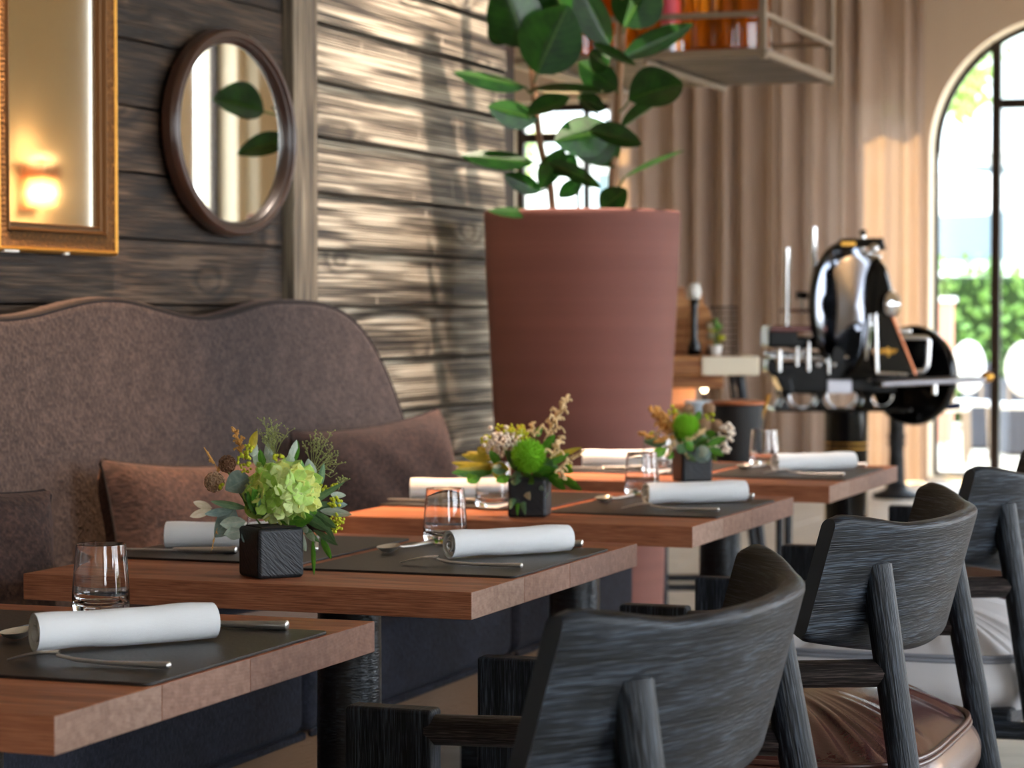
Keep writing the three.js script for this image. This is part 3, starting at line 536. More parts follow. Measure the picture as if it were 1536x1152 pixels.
  const lab = ['foremost black wooden armchair, its wide curved back hiding most of its seat', 'black wooden armchair with its brown leather seat in full view, second in the row', 'black wooden armchair, third in the row, with a pale grey cushion', 'black wooden armchair at the farthest table, mostly hidden behind the others'];
  c.userData.label = lab[0]; c.position.set(-1.06, 0, -2.7);
  for (let k = 1; k < 4; k++) {
    const o = copy(c, lab[k], V(-1.06, 0, -(2.7 + STEP * k)));
    if (k === 2) o.traverse((m) => { if (m.name === 'seat_cushion') m.material = M.paleSeat; if (m.name === 'piping') m.material = M.palePiping; });
  }
}

// ------------------------------------------------------------------ mirrors
{
  // mitred frame from a profile [inset from the outer edge, height off the wall]; lies in the x-y plane, facing +z
  const mitred = (w, h, prof0) => { const prof = prof0.map(([a, b]) => [a * 0.56, b * 0.7]); const gs = []; const C = (i, k) => { const sx = [-1, 1, 1, -1][k % 4], sy = [-1, -1, 1, 1][k % 4]; return V(sx * (w / 2 - prof[i][0]), sy * (h / 2 - prof[i][1 - 1]), prof[i][1]); }; const pos = [], uv = []; for (let k = 0; k < 4; k++) { const L = k % 2 ? h : w; for (let i = 0; i < prof.length - 1; i++) { const a = C(i, k), b = C(i, k + 1), c = C(i + 1, k + 1), d = C(i + 1, k), q = [a, b, c, a, c, d], t = [[0, i], [L, i], [L, i + 1], [0, i], [L, i + 1], [0, i + 1]]; q.forEach((p, j) => { pos.push(p.x, p.y, p.z); uv.push(t[j][0], prof[t[j][1]][0]); }); } } const g = new THREE.BufferGeometry(); g.setAttribute('position', new THREE.Float32BufferAttribute(pos, 3)); g.setAttribute('uv', new THREE.Float32BufferAttribute(uv, 2)); g.computeVertexNormals(); gs.push(g); return g; };
  const W = 0.515, H = 1.25, o = thing('gilt_mirror', 'tall rectangular mirror in an ornate gilt frame, cut by the picture top', 'mirror', V(-2.835, 1.312, -4.745), Math.PI / 2);
  const n = makeNoise(101), ob = tex(256, 256, (u, v) => { const a = Math.sin(u * 50.26 + 3 * fbm(n, u, v, 8, 8, 2)) * Math.sin(v * 50.26 + 4 * fbm(n, u, v, 8, 8, 2)); return clamp(0.5 + 0.4 * a + 0.5 * (fbm(n, u, v, 40, 40, 2) - 0.5)); }, false, 0.09, 0.09);
  const om = tex(256, 256, (u, v) => mixc([70, 46, 24], [150, 106, 56], clamp(fbm(n, u, v, 30, 30, 3) * 1.6 - 0.3)), true, 0.09, 0.09);
  const goldWorn = std({ map: om, metalness: 0.6, roughness: 0.55, bumpMap: ob, bumpScale: 0.005 });
  const gilt = std({ color: rgb(214, 158, 72), metalness: 0.9, roughness: 0.4, bumpMap: ob, bumpScale: 0.001 });
  const rd = (x0, x1, z0, zt, z1, k = 8) => Array.from({ length: k + 1 }, (_, i) => [lerp(x0, x1, i / k), lerp(z0, z1, i / k) + (zt - Math.max(z0, z1)) * Math.sin(Math.PI * i / k)]);
  const up = (m) => { m.position.y = H / 2; return m; };
  up(part('outer_moulding', mitred(W, H, [[0, 0], [0, 0.022], ...rd(0, 0.022, 0.022, 0.046, 0.034)]), gilt, o));
  up(part('ornament_band', mitred(W, H, [[0.022, 0.034], [0.03, 0.03], [0.075, 0.03], [0.08, 0.026]]), goldWorn, o));
  up(part('inner_moulding', mitred(W, H, [[0.08, 0.026], ...rd(0.08, 0.094, 0.026, 0.036, 0.026, 6), [0.097, 0.02], [0.108, 0.018], ...rd(0.108, 0.116, 0.018, 0.024, 0.014, 5), [0.118, 0.008]]), std({ color: rgb(96, 68, 38), metalness: 0.6, roughness: 0.42 }), o));
  up(part('mirror_glass', move(new THREE.BoxGeometry(W - 0.126, H - 0.126, 0.004), 0, 0, 0.0035), M.mirrorOld, o));
  const paleSpot = std({ color: rgb(232, 226, 214), roughness: 0.9 });
  for (const [x, y, w] of [[-0.2, 0.002, 0.06], [0.03, 0.001, 0.02]]) part('pale_spot', move(rbox(w, 0.007, 0.012, 0.003), x, y, 0.02), paleSpot, o);  // small pale spots on the lower edge of the frame
  o.children.forEach((c) => { c.castShadow = true; });
  // round mirror
  const r = thing('round_mirror', 'round mirror in a dark brown stepped wooden frame', 'mirror', V(-2.835, 1.638, -5.61), Math.PI / 2);
  const turn = (pts) => { const g = lathe(pts, 96); g.rotateX(Math.PI / 2); return g; };
  const fm = phy({ color: rgb(64, 38, 26), roughness: 0.34, clearcoat: 0.3, clearcoatRoughness: 0.3 });
  const sc = (m) => { m.scale.set(1.33, 1, 0.72); return m; };
  const R = 0.262, bead = (r0, r1, z0, z1, h) => Array.from({ length: 9 }, (_, i) => [lerp(r0, r1, i / 8), lerp(z0, z1, i / 8) + h * Math.sin(Math.PI * i / 8)]);
  sc(part('outer_ring', turn([[R, 0], [R, 0.03], ...bead(R, R - 0.013, 0.03, 0.05, 0.008), ...bead(R - 0.013, R - 0.022, 0.048, 0.048, 0.005)]), fm, r));
  sc(part('inner_ring', turn([[R - 0.022, 0.048], [R - 0.024, 0.04], ...bead(R - 0.024, R - 0.033, 0.04, 0.034, 0.006), [R - 0.035, 0.026], [R - 0.038, 0.016]]), phy({ color: rgb(52, 34, 26), roughness: 0.36, clearcoat: 0.3, clearcoatRoughness: 0.3 }), r));
  sc(part('mirror_glass', (() => { const g = new THREE.CylinderGeometry(R - 0.034, R - 0.034, 0.006, 96); g.rotateX(Math.PI / 2); g.translate(0, 0, 0.016); return g; })(), M.mirror, r));
}

// ------------------------------------------------------------------ leaves and flowers
// a leaf from its base to its tip, turned about its own axis by `roll` from facing the viewer
function leafGeo(base, tip, hw, { roll = 0, fold = 0.15, droop = 0, wave = 0, nu = 6, nv = 9, blunt = 0.9, twist = 0 } = {}) {
  const ax = tip.clone().sub(base), L = ax.length(); ax.normalize();
  const view = base.clone().sub(EYE).normalize(); let S = ax.clone().cross(view); if (S.lengthSq() < 1e-6) S = V(1, 0, 0); S.normalize();
  let N = S.clone().cross(ax).normalize(); const q = new THREE.Quaternion().setFromAxisAngle(ax, roll); S.applyQuaternion(q); N.applyQuaternion(q);
  return grid(nu, nv, (u, v) => {
    const a = u * 2 - 1, w = hw * Math.pow(Math.max(0, Math.sin(Math.PI * Math.pow(clamp(v * 0.985 + 0.008), blunt))), 0.72);
    const S2 = S.clone(), N2 = N.clone(); if (twist) { const qq = new THREE.Quaternion().setFromAxisAngle(ax, twist * v); S2.applyQuaternion(qq); N2.applyQuaternion(qq); }
    const p = base.clone().addScaledVector(ax, v * L).addScaledVector(S2, a * w).addScaledVector(N2, Math.abs(a) * w * fold * 2 + wave * hw * Math.sin(v * 9 + a * 2) * Math.abs(a));
    p.y -= droop * L * v * v; return p;
  }, (u, v) => [u, v]);
}
const leafTex = (c0, c1, rib, s) => { const n = makeNoise(s); return tex(128, 256, (u, v) => { const m = Math.abs(u - 0.5), vein = smooth(0.03, 0.0, m) * 0.9 + 0.18 * smooth(0.75, 1, Math.sin((v * 26 - m * 14) * 2)); return mixc(mixc(c0, c1, fbm(n, u, v, 5, 9, 3)), rib, clamp(vein)); }, true); };
const leafMat = (c0, c1, rib, s, rough = 0.4, tr = 0.25) => phy({ map: leafTex(c0, c1, rib, s), roughness: rough, side: THREE.DoubleSide, transmission: tr, thickness: 0, ior: 1.4 });
M.ficus = leafMat([14, 46, 14], [34, 82, 22], [80, 112, 46], 201, 0.28, 0.22);
M.ficusYoung = leafMat([60, 118, 40], [112, 160, 60], [160, 180, 100], 202, 0.35, 0.3);
M.euca = leafMat([112, 140, 134], [168, 188, 180], [160, 176, 164], 203, 0.6, 0.2);
M.eucaPale = leafMat([158, 178, 160], [206, 214, 196], [220, 210, 196], 204, 0.6, 0.25);
M.cream = std({ color: rgb(236, 222, 196), roughness: 0.9 });
M.olive = leafMat([72, 110, 74], [126, 158, 110], [150, 170, 130], 205, 0.5, 0.25);
M.green = leafMat([56, 122, 32], [124, 178, 54], [150, 186, 90], 206, 0.42, 0.3);
M.yellowLeaf = leafMat([160, 150, 26], [226, 192, 60], [216, 190, 90], 207, 0.5, 0.3);
M.creamLeaf = leafMat([206, 190, 156], [230, 216, 190], [220, 190, 160], 208, 0.6, 0.3);
M.petal = [[188, 220, 118], [214, 234, 154], [158, 194, 80], [216, 220, 120]].map((c, i) => leafMat(c, c.map((x) => Math.min(255, x * 1.14)), [200, 214, 140], 210 + i, 0.6, 0.35));
M.pod = std({ color: rgb(132, 94, 68), roughness: 0.9 });
M.podLight = std({ color: rgb(172, 138, 108), roughness: 0.9 });
M.plume = std({ color: rgb(226, 196, 148), roughness: 0.9 });
M.plumeGold = std({ color: rgb(212, 158, 84), roughness: 0.9 });
M.grass = std({ color: rgb(150, 158, 92), roughness: 0.8 });
M.blossom = std({ color: rgb(192, 196, 40), roughness: 0.7 });
M.berry = std({ color: rgb(240, 224, 206), roughness: 0.5 });
M.fuzz = std({ color: rgb(120, 182, 20), roughness: 0.85 });
M.stemG = std({ color: rgb(88, 120, 52), roughness: 0.7 });
M.soil = std({ color: rgb(44, 32, 24), roughness: 1 });

function blob(c, r, sq = 1) { const g = new THREE.IcosahedronGeometry(r, 1); g.scale(1, sq, 1); g.translate(c.x, c.y, c.z); return g; }
function scatterBall(c, r, n, f) { const out = []; for (let i = 0; i < n; i++) { const y = 1 - 2 * (i + 0.5) / n, a = i * 2.39996, q = Math.sqrt(1 - y * y); out.push(f(V(q * Math.cos(a), y, q * Math.sin(a)), i)); } return out; }
function podGeo(c, r) { // seed head of many little cups
  const gs = [blob(c, r * 0.8)];
  scatterBall(c, r, 34, (d) => { const t = new THREE.TorusGeometry(r * 0.19, r * 0.08, 5, 8); t.applyQuaternion(new THREE.Quaternion().setFromUnitVectors(V(0, 0, 1), d)); t.translate(c.x + d.x * r * 0.93, c.y + d.y * r * 0.93, c.z + d.z * r * 0.93); gs.push(t); }); return join(gs);
}
function plumeGeo(a, b, n, len, r, curl = 0.4) { // drooping flower plume of short side tassels
  const d = b.clone().sub(a), gs = [tube([a, a.clone().lerp(b, 0.5).add(V(0, 0.004, 0)), b], r * 0.35, 12, 5)];
  for (let i = 0; i < n; i++) {
    const t = 0.12 + 0.85 * i / n, p = a.clone().lerp(b, t), ang = i * 2.4, out = V(Math.cos(ang), 0.35, Math.sin(ang)).normalize(), l = len * (1 - t * 0.75) * rr(0.7, 1.1);
    const q = p.clone().addScaledVector(out, l).addScaledVector(d, 0.12), e = q.clone().add(V(out.x * l * 0.35, -l * curl, out.z * l * 0.35));
    gs.push(new THREE.TubeGeometry(new THREE.CatmullRomCurve3([p, q, e]), 6, r * rr(0.6, 0.9), 5));
    for (let k = 0; k < 4; k++) { const s = p.clone().lerp(q, (k + 0.5) / 4); gs.push(blob(s.add(V(rr(-1, 1) * r, rr(-1, 1) * r, rr(-1, 1) * r)), r * rr(0.7, 1.1))); }
  }
  for (let k = 0; k < 10; k++) gs.push(blob(a.clone().lerp(b, 0.5 + 0.5 * k / 10), r * (1.25 - 0.08 * k)));
  return join(gs);
}
function grassGeo(base, tips) {
  const gs = []; for (const t of tips) {
    const m = base.clone().lerp(t, 0.5).add(V(0, 0.006, 0)); gs.push(new THREE.TubeGeometry(new THREE.CatmullRomCurve3([base, m, t]), 8, 0.00055, 4));
    for (let k = 0; k < 9; k++) { const f = 0.45 + 0.55 * k / 8, p = base.clone().lerp(t, f).add(V(0, 0.006 * 4 * f * (1 - f), 0)), e = p.clone().add(V(rr(-0.009, 0.009), rr(0.002, 0.011), rr(-0.009, 0.009))); gs.push(new THREE.TubeGeometry(new THREE.LineCurve3(p, e), 1, 0.0003, 3)); gs.push(blob(e, 0.0013)); }
  } return join(gs);
}
function clusterGeo(c, R, n, r) { const gs = []; for (let i = 0; i < n; i++) { const d = V(rr(-1, 1), rr(-1, 1), rr(-1, 1)); if (d.length() > 1) d.normalize(); gs.push(blob(c.clone().addScaledVector(d, R), r * rr(0.7, 1.2))); } return join(gs); }
function floretGeo(c, dir, r) {
  const a = V(0, 1, 0).cross(dir).normalize(); if (a.lengthSq() < 0.1) a.set(1, 0, 0); const b = dir.clone().cross(a), gs = [], sp = rr(0, 1.5);
  for (let k = 0; k < 4; k++) { const t = sp + k * Math.PI / 2, e = a.clone().multiplyScalar(Math.cos(t)).addScaledVector(b, Math.sin(t)), s = dir.clone().cross(e), up = rr(0.05, 0.6);
    gs.push(grid(4, 7, (u, v) => { const q = u * 2 - 1, w = r * 1.12 * Math.sqrt(Math.max(0.0004, 0.25 - (v - 0.5) ** 2)) * (0.55 + 0.6 * v); return c.clone().addScaledVector(e, v * r).addScaledVector(s, q * w).addScaledVector(dir, up * r * v * v - 0.1 * r * q * q + 0.05 * r * Math.sin(v * 8 + q * 3)); }, (u, v) => [u, v])); }
  return join(gs);
}
function vase(label, x, z, turn) {
  const o = thing('cube_vase', label, 'vase', V(x, TOP, z), turn, 'black cube vases'); const s = 0.082;
  const outer = rbox(s, s, s, 0.007, 4); outer.translate(0, s / 2, 0); // block with a square well
  part('block', outer, M.vase, o); part('well', move(rbox(s * 0.78, 0.004, s * 0.78, 0.002), 0, s, 0), M.soil, o); return o;
}
vase('black cube vase holding the green hydrangea bunch', -1.747, -3.61, 0.88);
vase('black cube vase holding the green ball and white berries', -1.752, -4.875, 0.18);
vase('black cube vase holding the golden plumes and brown pods', -1.725, -6.03, 0.62);

function arrangement(name, label, z0, origin) {
  const o = thing(name, label, 'flowers', origin); const A = (px, py, dz = 0) => at(px, py, z0 + dz).sub(origin), W = (p) => p.clone().add(origin), px = z0 / FOC;
  const api = { o, A, px };
  api.leaf = (b, t, hw, mat, op = {}, n = 'leaf') => { const B = at(b[0], b[1], z0 + (b[2] || 0)), T = at(t[0], t[1], z0 + (t[2] || 0)); const g = leafGeo(B, T, hw * px, { nu: 4, nv: 8, ...op }); g.translate(-origin.x, -origin.y, -origin.z); return part(n, g, mat, o); };
  api.fill = (n) => { // short leaves all round, so that the bunch is dense from every side
    for (let i = 0; i < n; i++) { const an = i * 2.4, el = 0.15 + 1.1 * ((i * 0.618) % 1), d = V(Math.cos(an) * Math.cos(el), Math.sin(el), Math.sin(an) * Math.cos(el)), b = origin.clone().addScaledVector(d, 0.012).add(V(0, 0.004, 0)), t = b.clone().addScaledVector(d, rr(0.045, 0.062)); const g = leafGeo(b, t, rr(0.011, 0.016), { roll: rr(-0.7, 0.7), nu: 4, nv: 7 }); g.translate(-origin.x, -origin.y, -origin.z); part('leaf', g, [M.green, M.olive, M.green][i % 3], o); }
  };
  api.stem = (a, b, r = 0.0016) => part('stem', tube([A(...a), A((a[0] + b[0]) / 2, (a[1] + b[1]) / 2 - 3, ((a[2] || 0) + (b[2] || 0)) / 2), A(...b)], r, 10, 6), M.stemG, o);
  return api;
}
{ // green hydrangea bunch
  const org = V(-1.742, TOP + 0.084, -3.61), a = arrangement('hydrangea_bunch', 'loose bunch of green hydrangea, eucalyptus and grasses in the foremost cube vase', 4.02, org), { A, o, leaf } = a;
  a.fill(46);
  const hc = A(424, 738, -0.012), hyd = new THREE.Group(); hyd.name = 'hydrangea_head'; o.add(hyd);
  let k = 0; scatterBall(hc, 1, 58, (d) => { const toEye = d.dot(V(0.3, 0.25, 0.92)); if (toEye < -0.15) return; const c = hc.clone().add(V(d.x * 0.055, d.y * 0.043, d.z * 0.05)); const dir = d.clone().lerp(V(0.1, 0.25, 0.9), 0.2).add(V(rr(-0.3, 0.3), rr(-0.3, 0.3), rr(-0.2, 0.2))).normalize(); part('floret', floretGeo(c, dir, rr(0.018, 0.0225)), M.petal[k++ % 4], hyd); });
  // round and narrow leaves, pixel base -> tip
  const E = M.euca, P = M.eucaPale, O = M.olive, Gn = M.green;
  leaf([374, 716], [338, 735, 0.01], 19, E, { roll: -0.2, blunt: 0.8 }); leaf([352, 764], [322, 806, 0.01], 17, E, { roll: 0.3, blunt: 0.85 }); leaf([368, 782], [330, 786, -0.02], 11, P, { roll: 0.3, blunt: 0.85 });
  leaf([372, 792], [336, 803, -0.03], 11, P, { roll: 0.2, wave: 0.3 }); leaf([384, 796], [364, 812, -0.03], 13, E, { roll: 0, blunt: 0.8 }); leaf([384, 790], [376, 806, -0.02], 15, M.petal[2], { blunt: 0.8 });
  leaf([318, 762], [290, 753, -0.02], 6, M.creamLeaf, {}); leaf([317, 764], [285, 775, -0.03], 6.5, M.creamLeaf, { roll: 0.2 }); leaf([348, 766], [307, 771, -0.01], 6.5, E, {}); leaf([370, 762], [316, 752, -0.02], 6, O, { roll: 0.3 });
  leaf([376, 676], [386, 646, 0.03], 7, M.yellowLeaf, { roll: 0.4 }); leaf([379, 685], [382, 660, 0.03], 7, P, {}); leaf([392, 705], [383, 672, 0.02], 8, P, { roll: 0.3 }); leaf([404, 692], [402, 662, 0.03], 7, P, {}); leaf([407, 704], [406, 678, 0.0], 8, P, { roll: -0.2 }); leaf([396, 700], [390, 674, 0.02], 6, Gn, { roll: 0.3 });
  leaf([436, 705], [445, 660, 0.01], 8, P, { roll: 0.5 }); leaf([441, 694], [446, 661, 0.02], 6, Gn, { roll: -0.6 }); leaf([436, 704], [435, 680, -0.01], 7, P, {}); leaf([453, 718], [452, 690, 0.0], 7, Gn, { roll: 0.5 }); leaf([470, 716], [462, 688, 0.02], 9, P, { roll: 0.3 }); leaf([480, 732], [486, 695, 0.0], 6, O, { roll: 0.5 }); leaf([462, 724], [460, 706, 0], 6, P, {});
  leaf([446, 769], [517, 723, -0.02], 6, O, { roll: 0.5 }, 'leaf'); leaf([448, 768], [492, 796, -0.04], 8, O, { roll: 0.2 }); leaf([455, 764], [508, 757, 0], 8, O, { roll: 0.4 }); leaf([470, 768], [504, 792, -0.03], 7, O, { roll: 0.1 }); leaf([480, 766], [528, 772, -0.01], 7, P, { roll: 0.3 }); leaf([490, 758], [521, 757, 0.01], 6, E, { roll: 0.2 }); leaf([496, 742], [519, 743, 0.01], 5, P, {}); leaf([470, 752], [488, 734, 0], 7, O, {});
  leaf([438, 785], [459, 827, -0.04], 8, P, { roll: 0.1 }); leaf([444, 782], [480, 814, -0.04], 5, O, {}); leaf([456, 790], [472, 812, -0.05], 6, P, {}); leaf([469, 808], [471, 863, -0.06], 3.6, Gn, { roll: 0.2 }); leaf([481, 806], [497, 836, -0.05], 5, Gn, { droop: 0.05 }); leaf([478, 774], [504, 815, -0.04], 5, O, { roll: 0.4 }); leaf([470, 795], [507, 818, -0.04], 5, O, { roll: 0.2 }); leaf([455, 786], [460, 800, -0.04], 5, P, {});
  leaf([412, 786], [394, 842, -0.06], 5, O, { roll: 0.3 }); leaf([396, 788], [399, 818, -0.05], 4, E, { roll: 0.6 }); leaf([366, 760], [392, 776, -0.05], 9, M.petal[2], { blunt: 0.8 }); leaf([424, 780], [462, 776, -0.04], 7, O, { roll: 0.2 });
  for (const [x, y, R, n] of [[366, 690, 0.012, 20], [372, 678, 0.012, 16], [368, 702, 0.009, 12], [418, 687, 0.008, 14], [488, 733, 0.009, 16], [503, 729, 0.006, 10], [503, 752, 0.01, 22], [497, 758, 0.006, 8], [506, 778, 0.011, 26], [504, 792, 0.009, 18], [478, 720, 0.006, 10], [333, 730, 0.004, 8]]) part('blossom_cluster', clusterGeo(A(x, y, 0.0), R, n, 0.0026), M.blossom, o);
  part('seed_pod', podGeo(A(341, 696, 0.03), 0.0148), M.pod, o); part('seed_pod', podGeo(A(322, 723, 0.015), 0.0172), M.podLight, o);
  part('stem', tube([A(341, 706, 0.03), A(372, 760, 0.02), A(400, 800, 0.01)], 0.0016, 10, 6), M.stemG, o);
  part('plume', plumeGeo(A(366, 690, 0.03), A(352, 642, 0.04), 10, 0.014, 0.0021), M.plumeGold, o); part('plume', plumeGeo(A(330, 712, 0.03), A(306, 671, 0.02), 3, 0.006, 0.0018), M.plumeGold, o); part('plume', plumeGeo(A(326, 792, -0.02), A(316, 830, -0.03), 3, 0.003, 0.001), M.plumeGold, o);
  const fan = (cx, cy, list, dz) => { const g = grassGeo(A(cx, cy, dz), list.map(([x, y]) => A(x, y, dz + rr(-0.02, 0.02)))); const m = part('grass_spray', g, M.grass, o); m.userData.kind = 'stuff'; };
  fan(411, 690, [[395, 630], [400, 640], [407, 634], [414, 640], [389, 650], [404, 652], [419, 658], [393, 662], [433, 648], [412, 646], [398, 655]], 0.02);
  fan(468, 712, [[497, 649], [473, 650], [482, 652], [507, 682], [510, 696], [500, 706], [490, 660], [500, 672], [503, 690], [466, 660], [458, 668], [494, 682], [480, 666], [496, 716]], 0.03);
  fan(508, 735, [[516, 724], [513, 728]], 0);
}
{ // green ball with white berries
  const org = V(-1.752, TOP + 0.084, -4.875), a = arrangement('berry_bunch', 'bunch with a green ball flower, white berries and a pale plume, second vase', 5.2, org), { A, o, leaf } = a;
  a.fill(46);
  const fuzz = (c, R, n) => { const gs = [blob(c, R * 0.8)]; scatterBall(c, R, n, (d) => { const e = d.clone().add(V(rr(-0.2, 0.2), rr(-0.2, 0.2), rr(-0.2, 0.2))).normalize(); const cg = new THREE.ConeGeometry(R * 0.05, R * 0.42, 4); cg.translate(0, R * 0.21, 0); cg.applyQuaternion(new THREE.Quaternion().setFromUnitVectors(UP, e)); cg.translate(c.x + d.x * R * 0.68, c.y + d.y * R * 0.68, c.z + d.z * R * 0.68); gs.push(cg); }); return join(gs); };
  part('ball_flower', fuzz(A(793, 684, -0.05), 0.037, 520), M.fuzz, o);
  for (let i = 0; i < 44; i++) { const an = i * 2.4, q = Math.sqrt(i / 44); part('berry', blob(A(757 + 27 * q * Math.cos(an) + rr(-2, 2), 664 + 19 * q * Math.sin(an) + (Math.cos(an) < 0 ? 2 : 0), -0.03 + 0.03 * q), 0.0048 * rr(0.85, 1.15)), M.berry, o); }
  for (const [x, y] of [[736, 642], [759, 641], [728, 657], [740, 652], [751, 651], [726, 668]]) part('berry', blob(A(x, y, -0.01), 0.0055), M.berry, o);
  part('plume', plumeGeo(A(816, 662, 0), A(850, 596, 0.02), 16, 0.03, 0.0034, 0.5), M.plume, o); part('plume', plumeGeo(A(826, 688, -0.03), A(842, 655, 0), 9, 0.022, 0.0034, 0.5), M.plume, o); part('plume', plumeGeo(A(840, 700, -0.03), A(878, 675, -0.04), 5, 0.012, 0.003, 0.6), M.plume, o); part('plume', plumeGeo(A(838, 700, -0.05), A(846, 720, -0.05), 6, 0.014, 0.003, 0.6), M.plume, o); part('plume', plumeGeo(A(800, 655, 0), A(797, 634, 0.02), 6, 0.014, 0.0028, 0.5), M.plume, o);
  const Y = M.yellowLeaf, Gn = M.green, O = M.olive;
  for (const [b, t, w, m, r] of [
    [[742, 702], [678, 694, -0.02], 7, Y, 0.5], [[740, 696], [684, 703, -0.04], 6, Y, 0.3], [[738, 690], [692, 682, 0], 7, Y, 0.4], [[735, 684], [700, 678, 0], 6, Y, 0.6], [[744, 706], [678, 709, -0.03], 9, Gn, 0.2], [[722, 708], [701, 723, -0.04], 10, Gn, 0], [[730, 680], [716, 672, 0], 8, Y, 0.2], [[746, 676], [722, 662, 0], 8, Y, 0.4], [[752, 700], [735, 676, -0.03], 7, Gn, 0.2], [[764, 704], [738, 700, -0.05], 9, Y, 0.1], [[758, 714], [738, 708, -0.05], 8, Y, 0.4],
    [[775, 650], [752, 640, 0.03], 7, Y, 0.3], [[780, 648], [787, 637, 0.02], 8, Y, 0.2], [[770, 655], [772, 642, 0], 8, Y, 0.4], [[784, 655], [778, 644, 0], 9, M.petal[3], 0.1], [[806, 655], [812, 638, 0.02], 5, Gn, 0.2], [[812, 684], [832, 652, -0.02], 8, Gn, 0.2],
    [[820, 690], [873, 671, 0], 5, Y, 0.3], [[822, 696], [854, 680, 0], 7, Gn, 0.2], [[816, 706], [848, 735, -0.05], 8, Gn, 0.3], [[836, 712], [873, 736, -0.05], 7, Gn, 0.2], [[820, 700], [836, 722, -0.05], 8, Gn, 0.1], [[838, 700], [860, 708, -0.02], 7, Gn, 0.4], [[812, 700], [828, 690, -0.04], 9, O, 0.2],
    [[762, 702], [738, 706, -0.06], 8, O, 0.2], [[756, 692], [740, 702, -0.06], 5, M.eucaPale, 0.2], [[776, 704], [772, 728, -0.08], 9, O, 0.3], [[768, 714], [744, 722, -0.07], 7, Gn, 0.3], [[784, 708], [800, 726, -0.08], 7, Gn, 0.1],
    [[775, 730], [765, 764, -0.09], 5, O, 0.2], [[776, 732], [776, 775, -0.09], 3.5, Gn, 0.2], [[778, 728], [788, 773, -0.09], 5, O, 0.1], [[781, 724], [795, 750, -0.09], 6, M.creamLeaf, 0.1], [[790, 714], [817, 736, -0.08], 6, M.euca, 0.2], [[815, 728], [819, 747, -0.06], 5, M.eucaPale, 0.3], [[800, 720], [812, 712, -0.06], 9, Gn, 0.2]]) leaf(b, t, w, m, { roll: r });
  for (const [x, y, R, n] of [[773, 648, 0.02, 30], [752, 645, 0.014, 16], [786, 655, 0.012, 14], [850, 700, 0.008, 10], [730, 660, 0.012, 14]]) part('blossom_cluster', clusterGeo(A(x, y, 0), R, n, 0.0034), M.blossom, o);
}
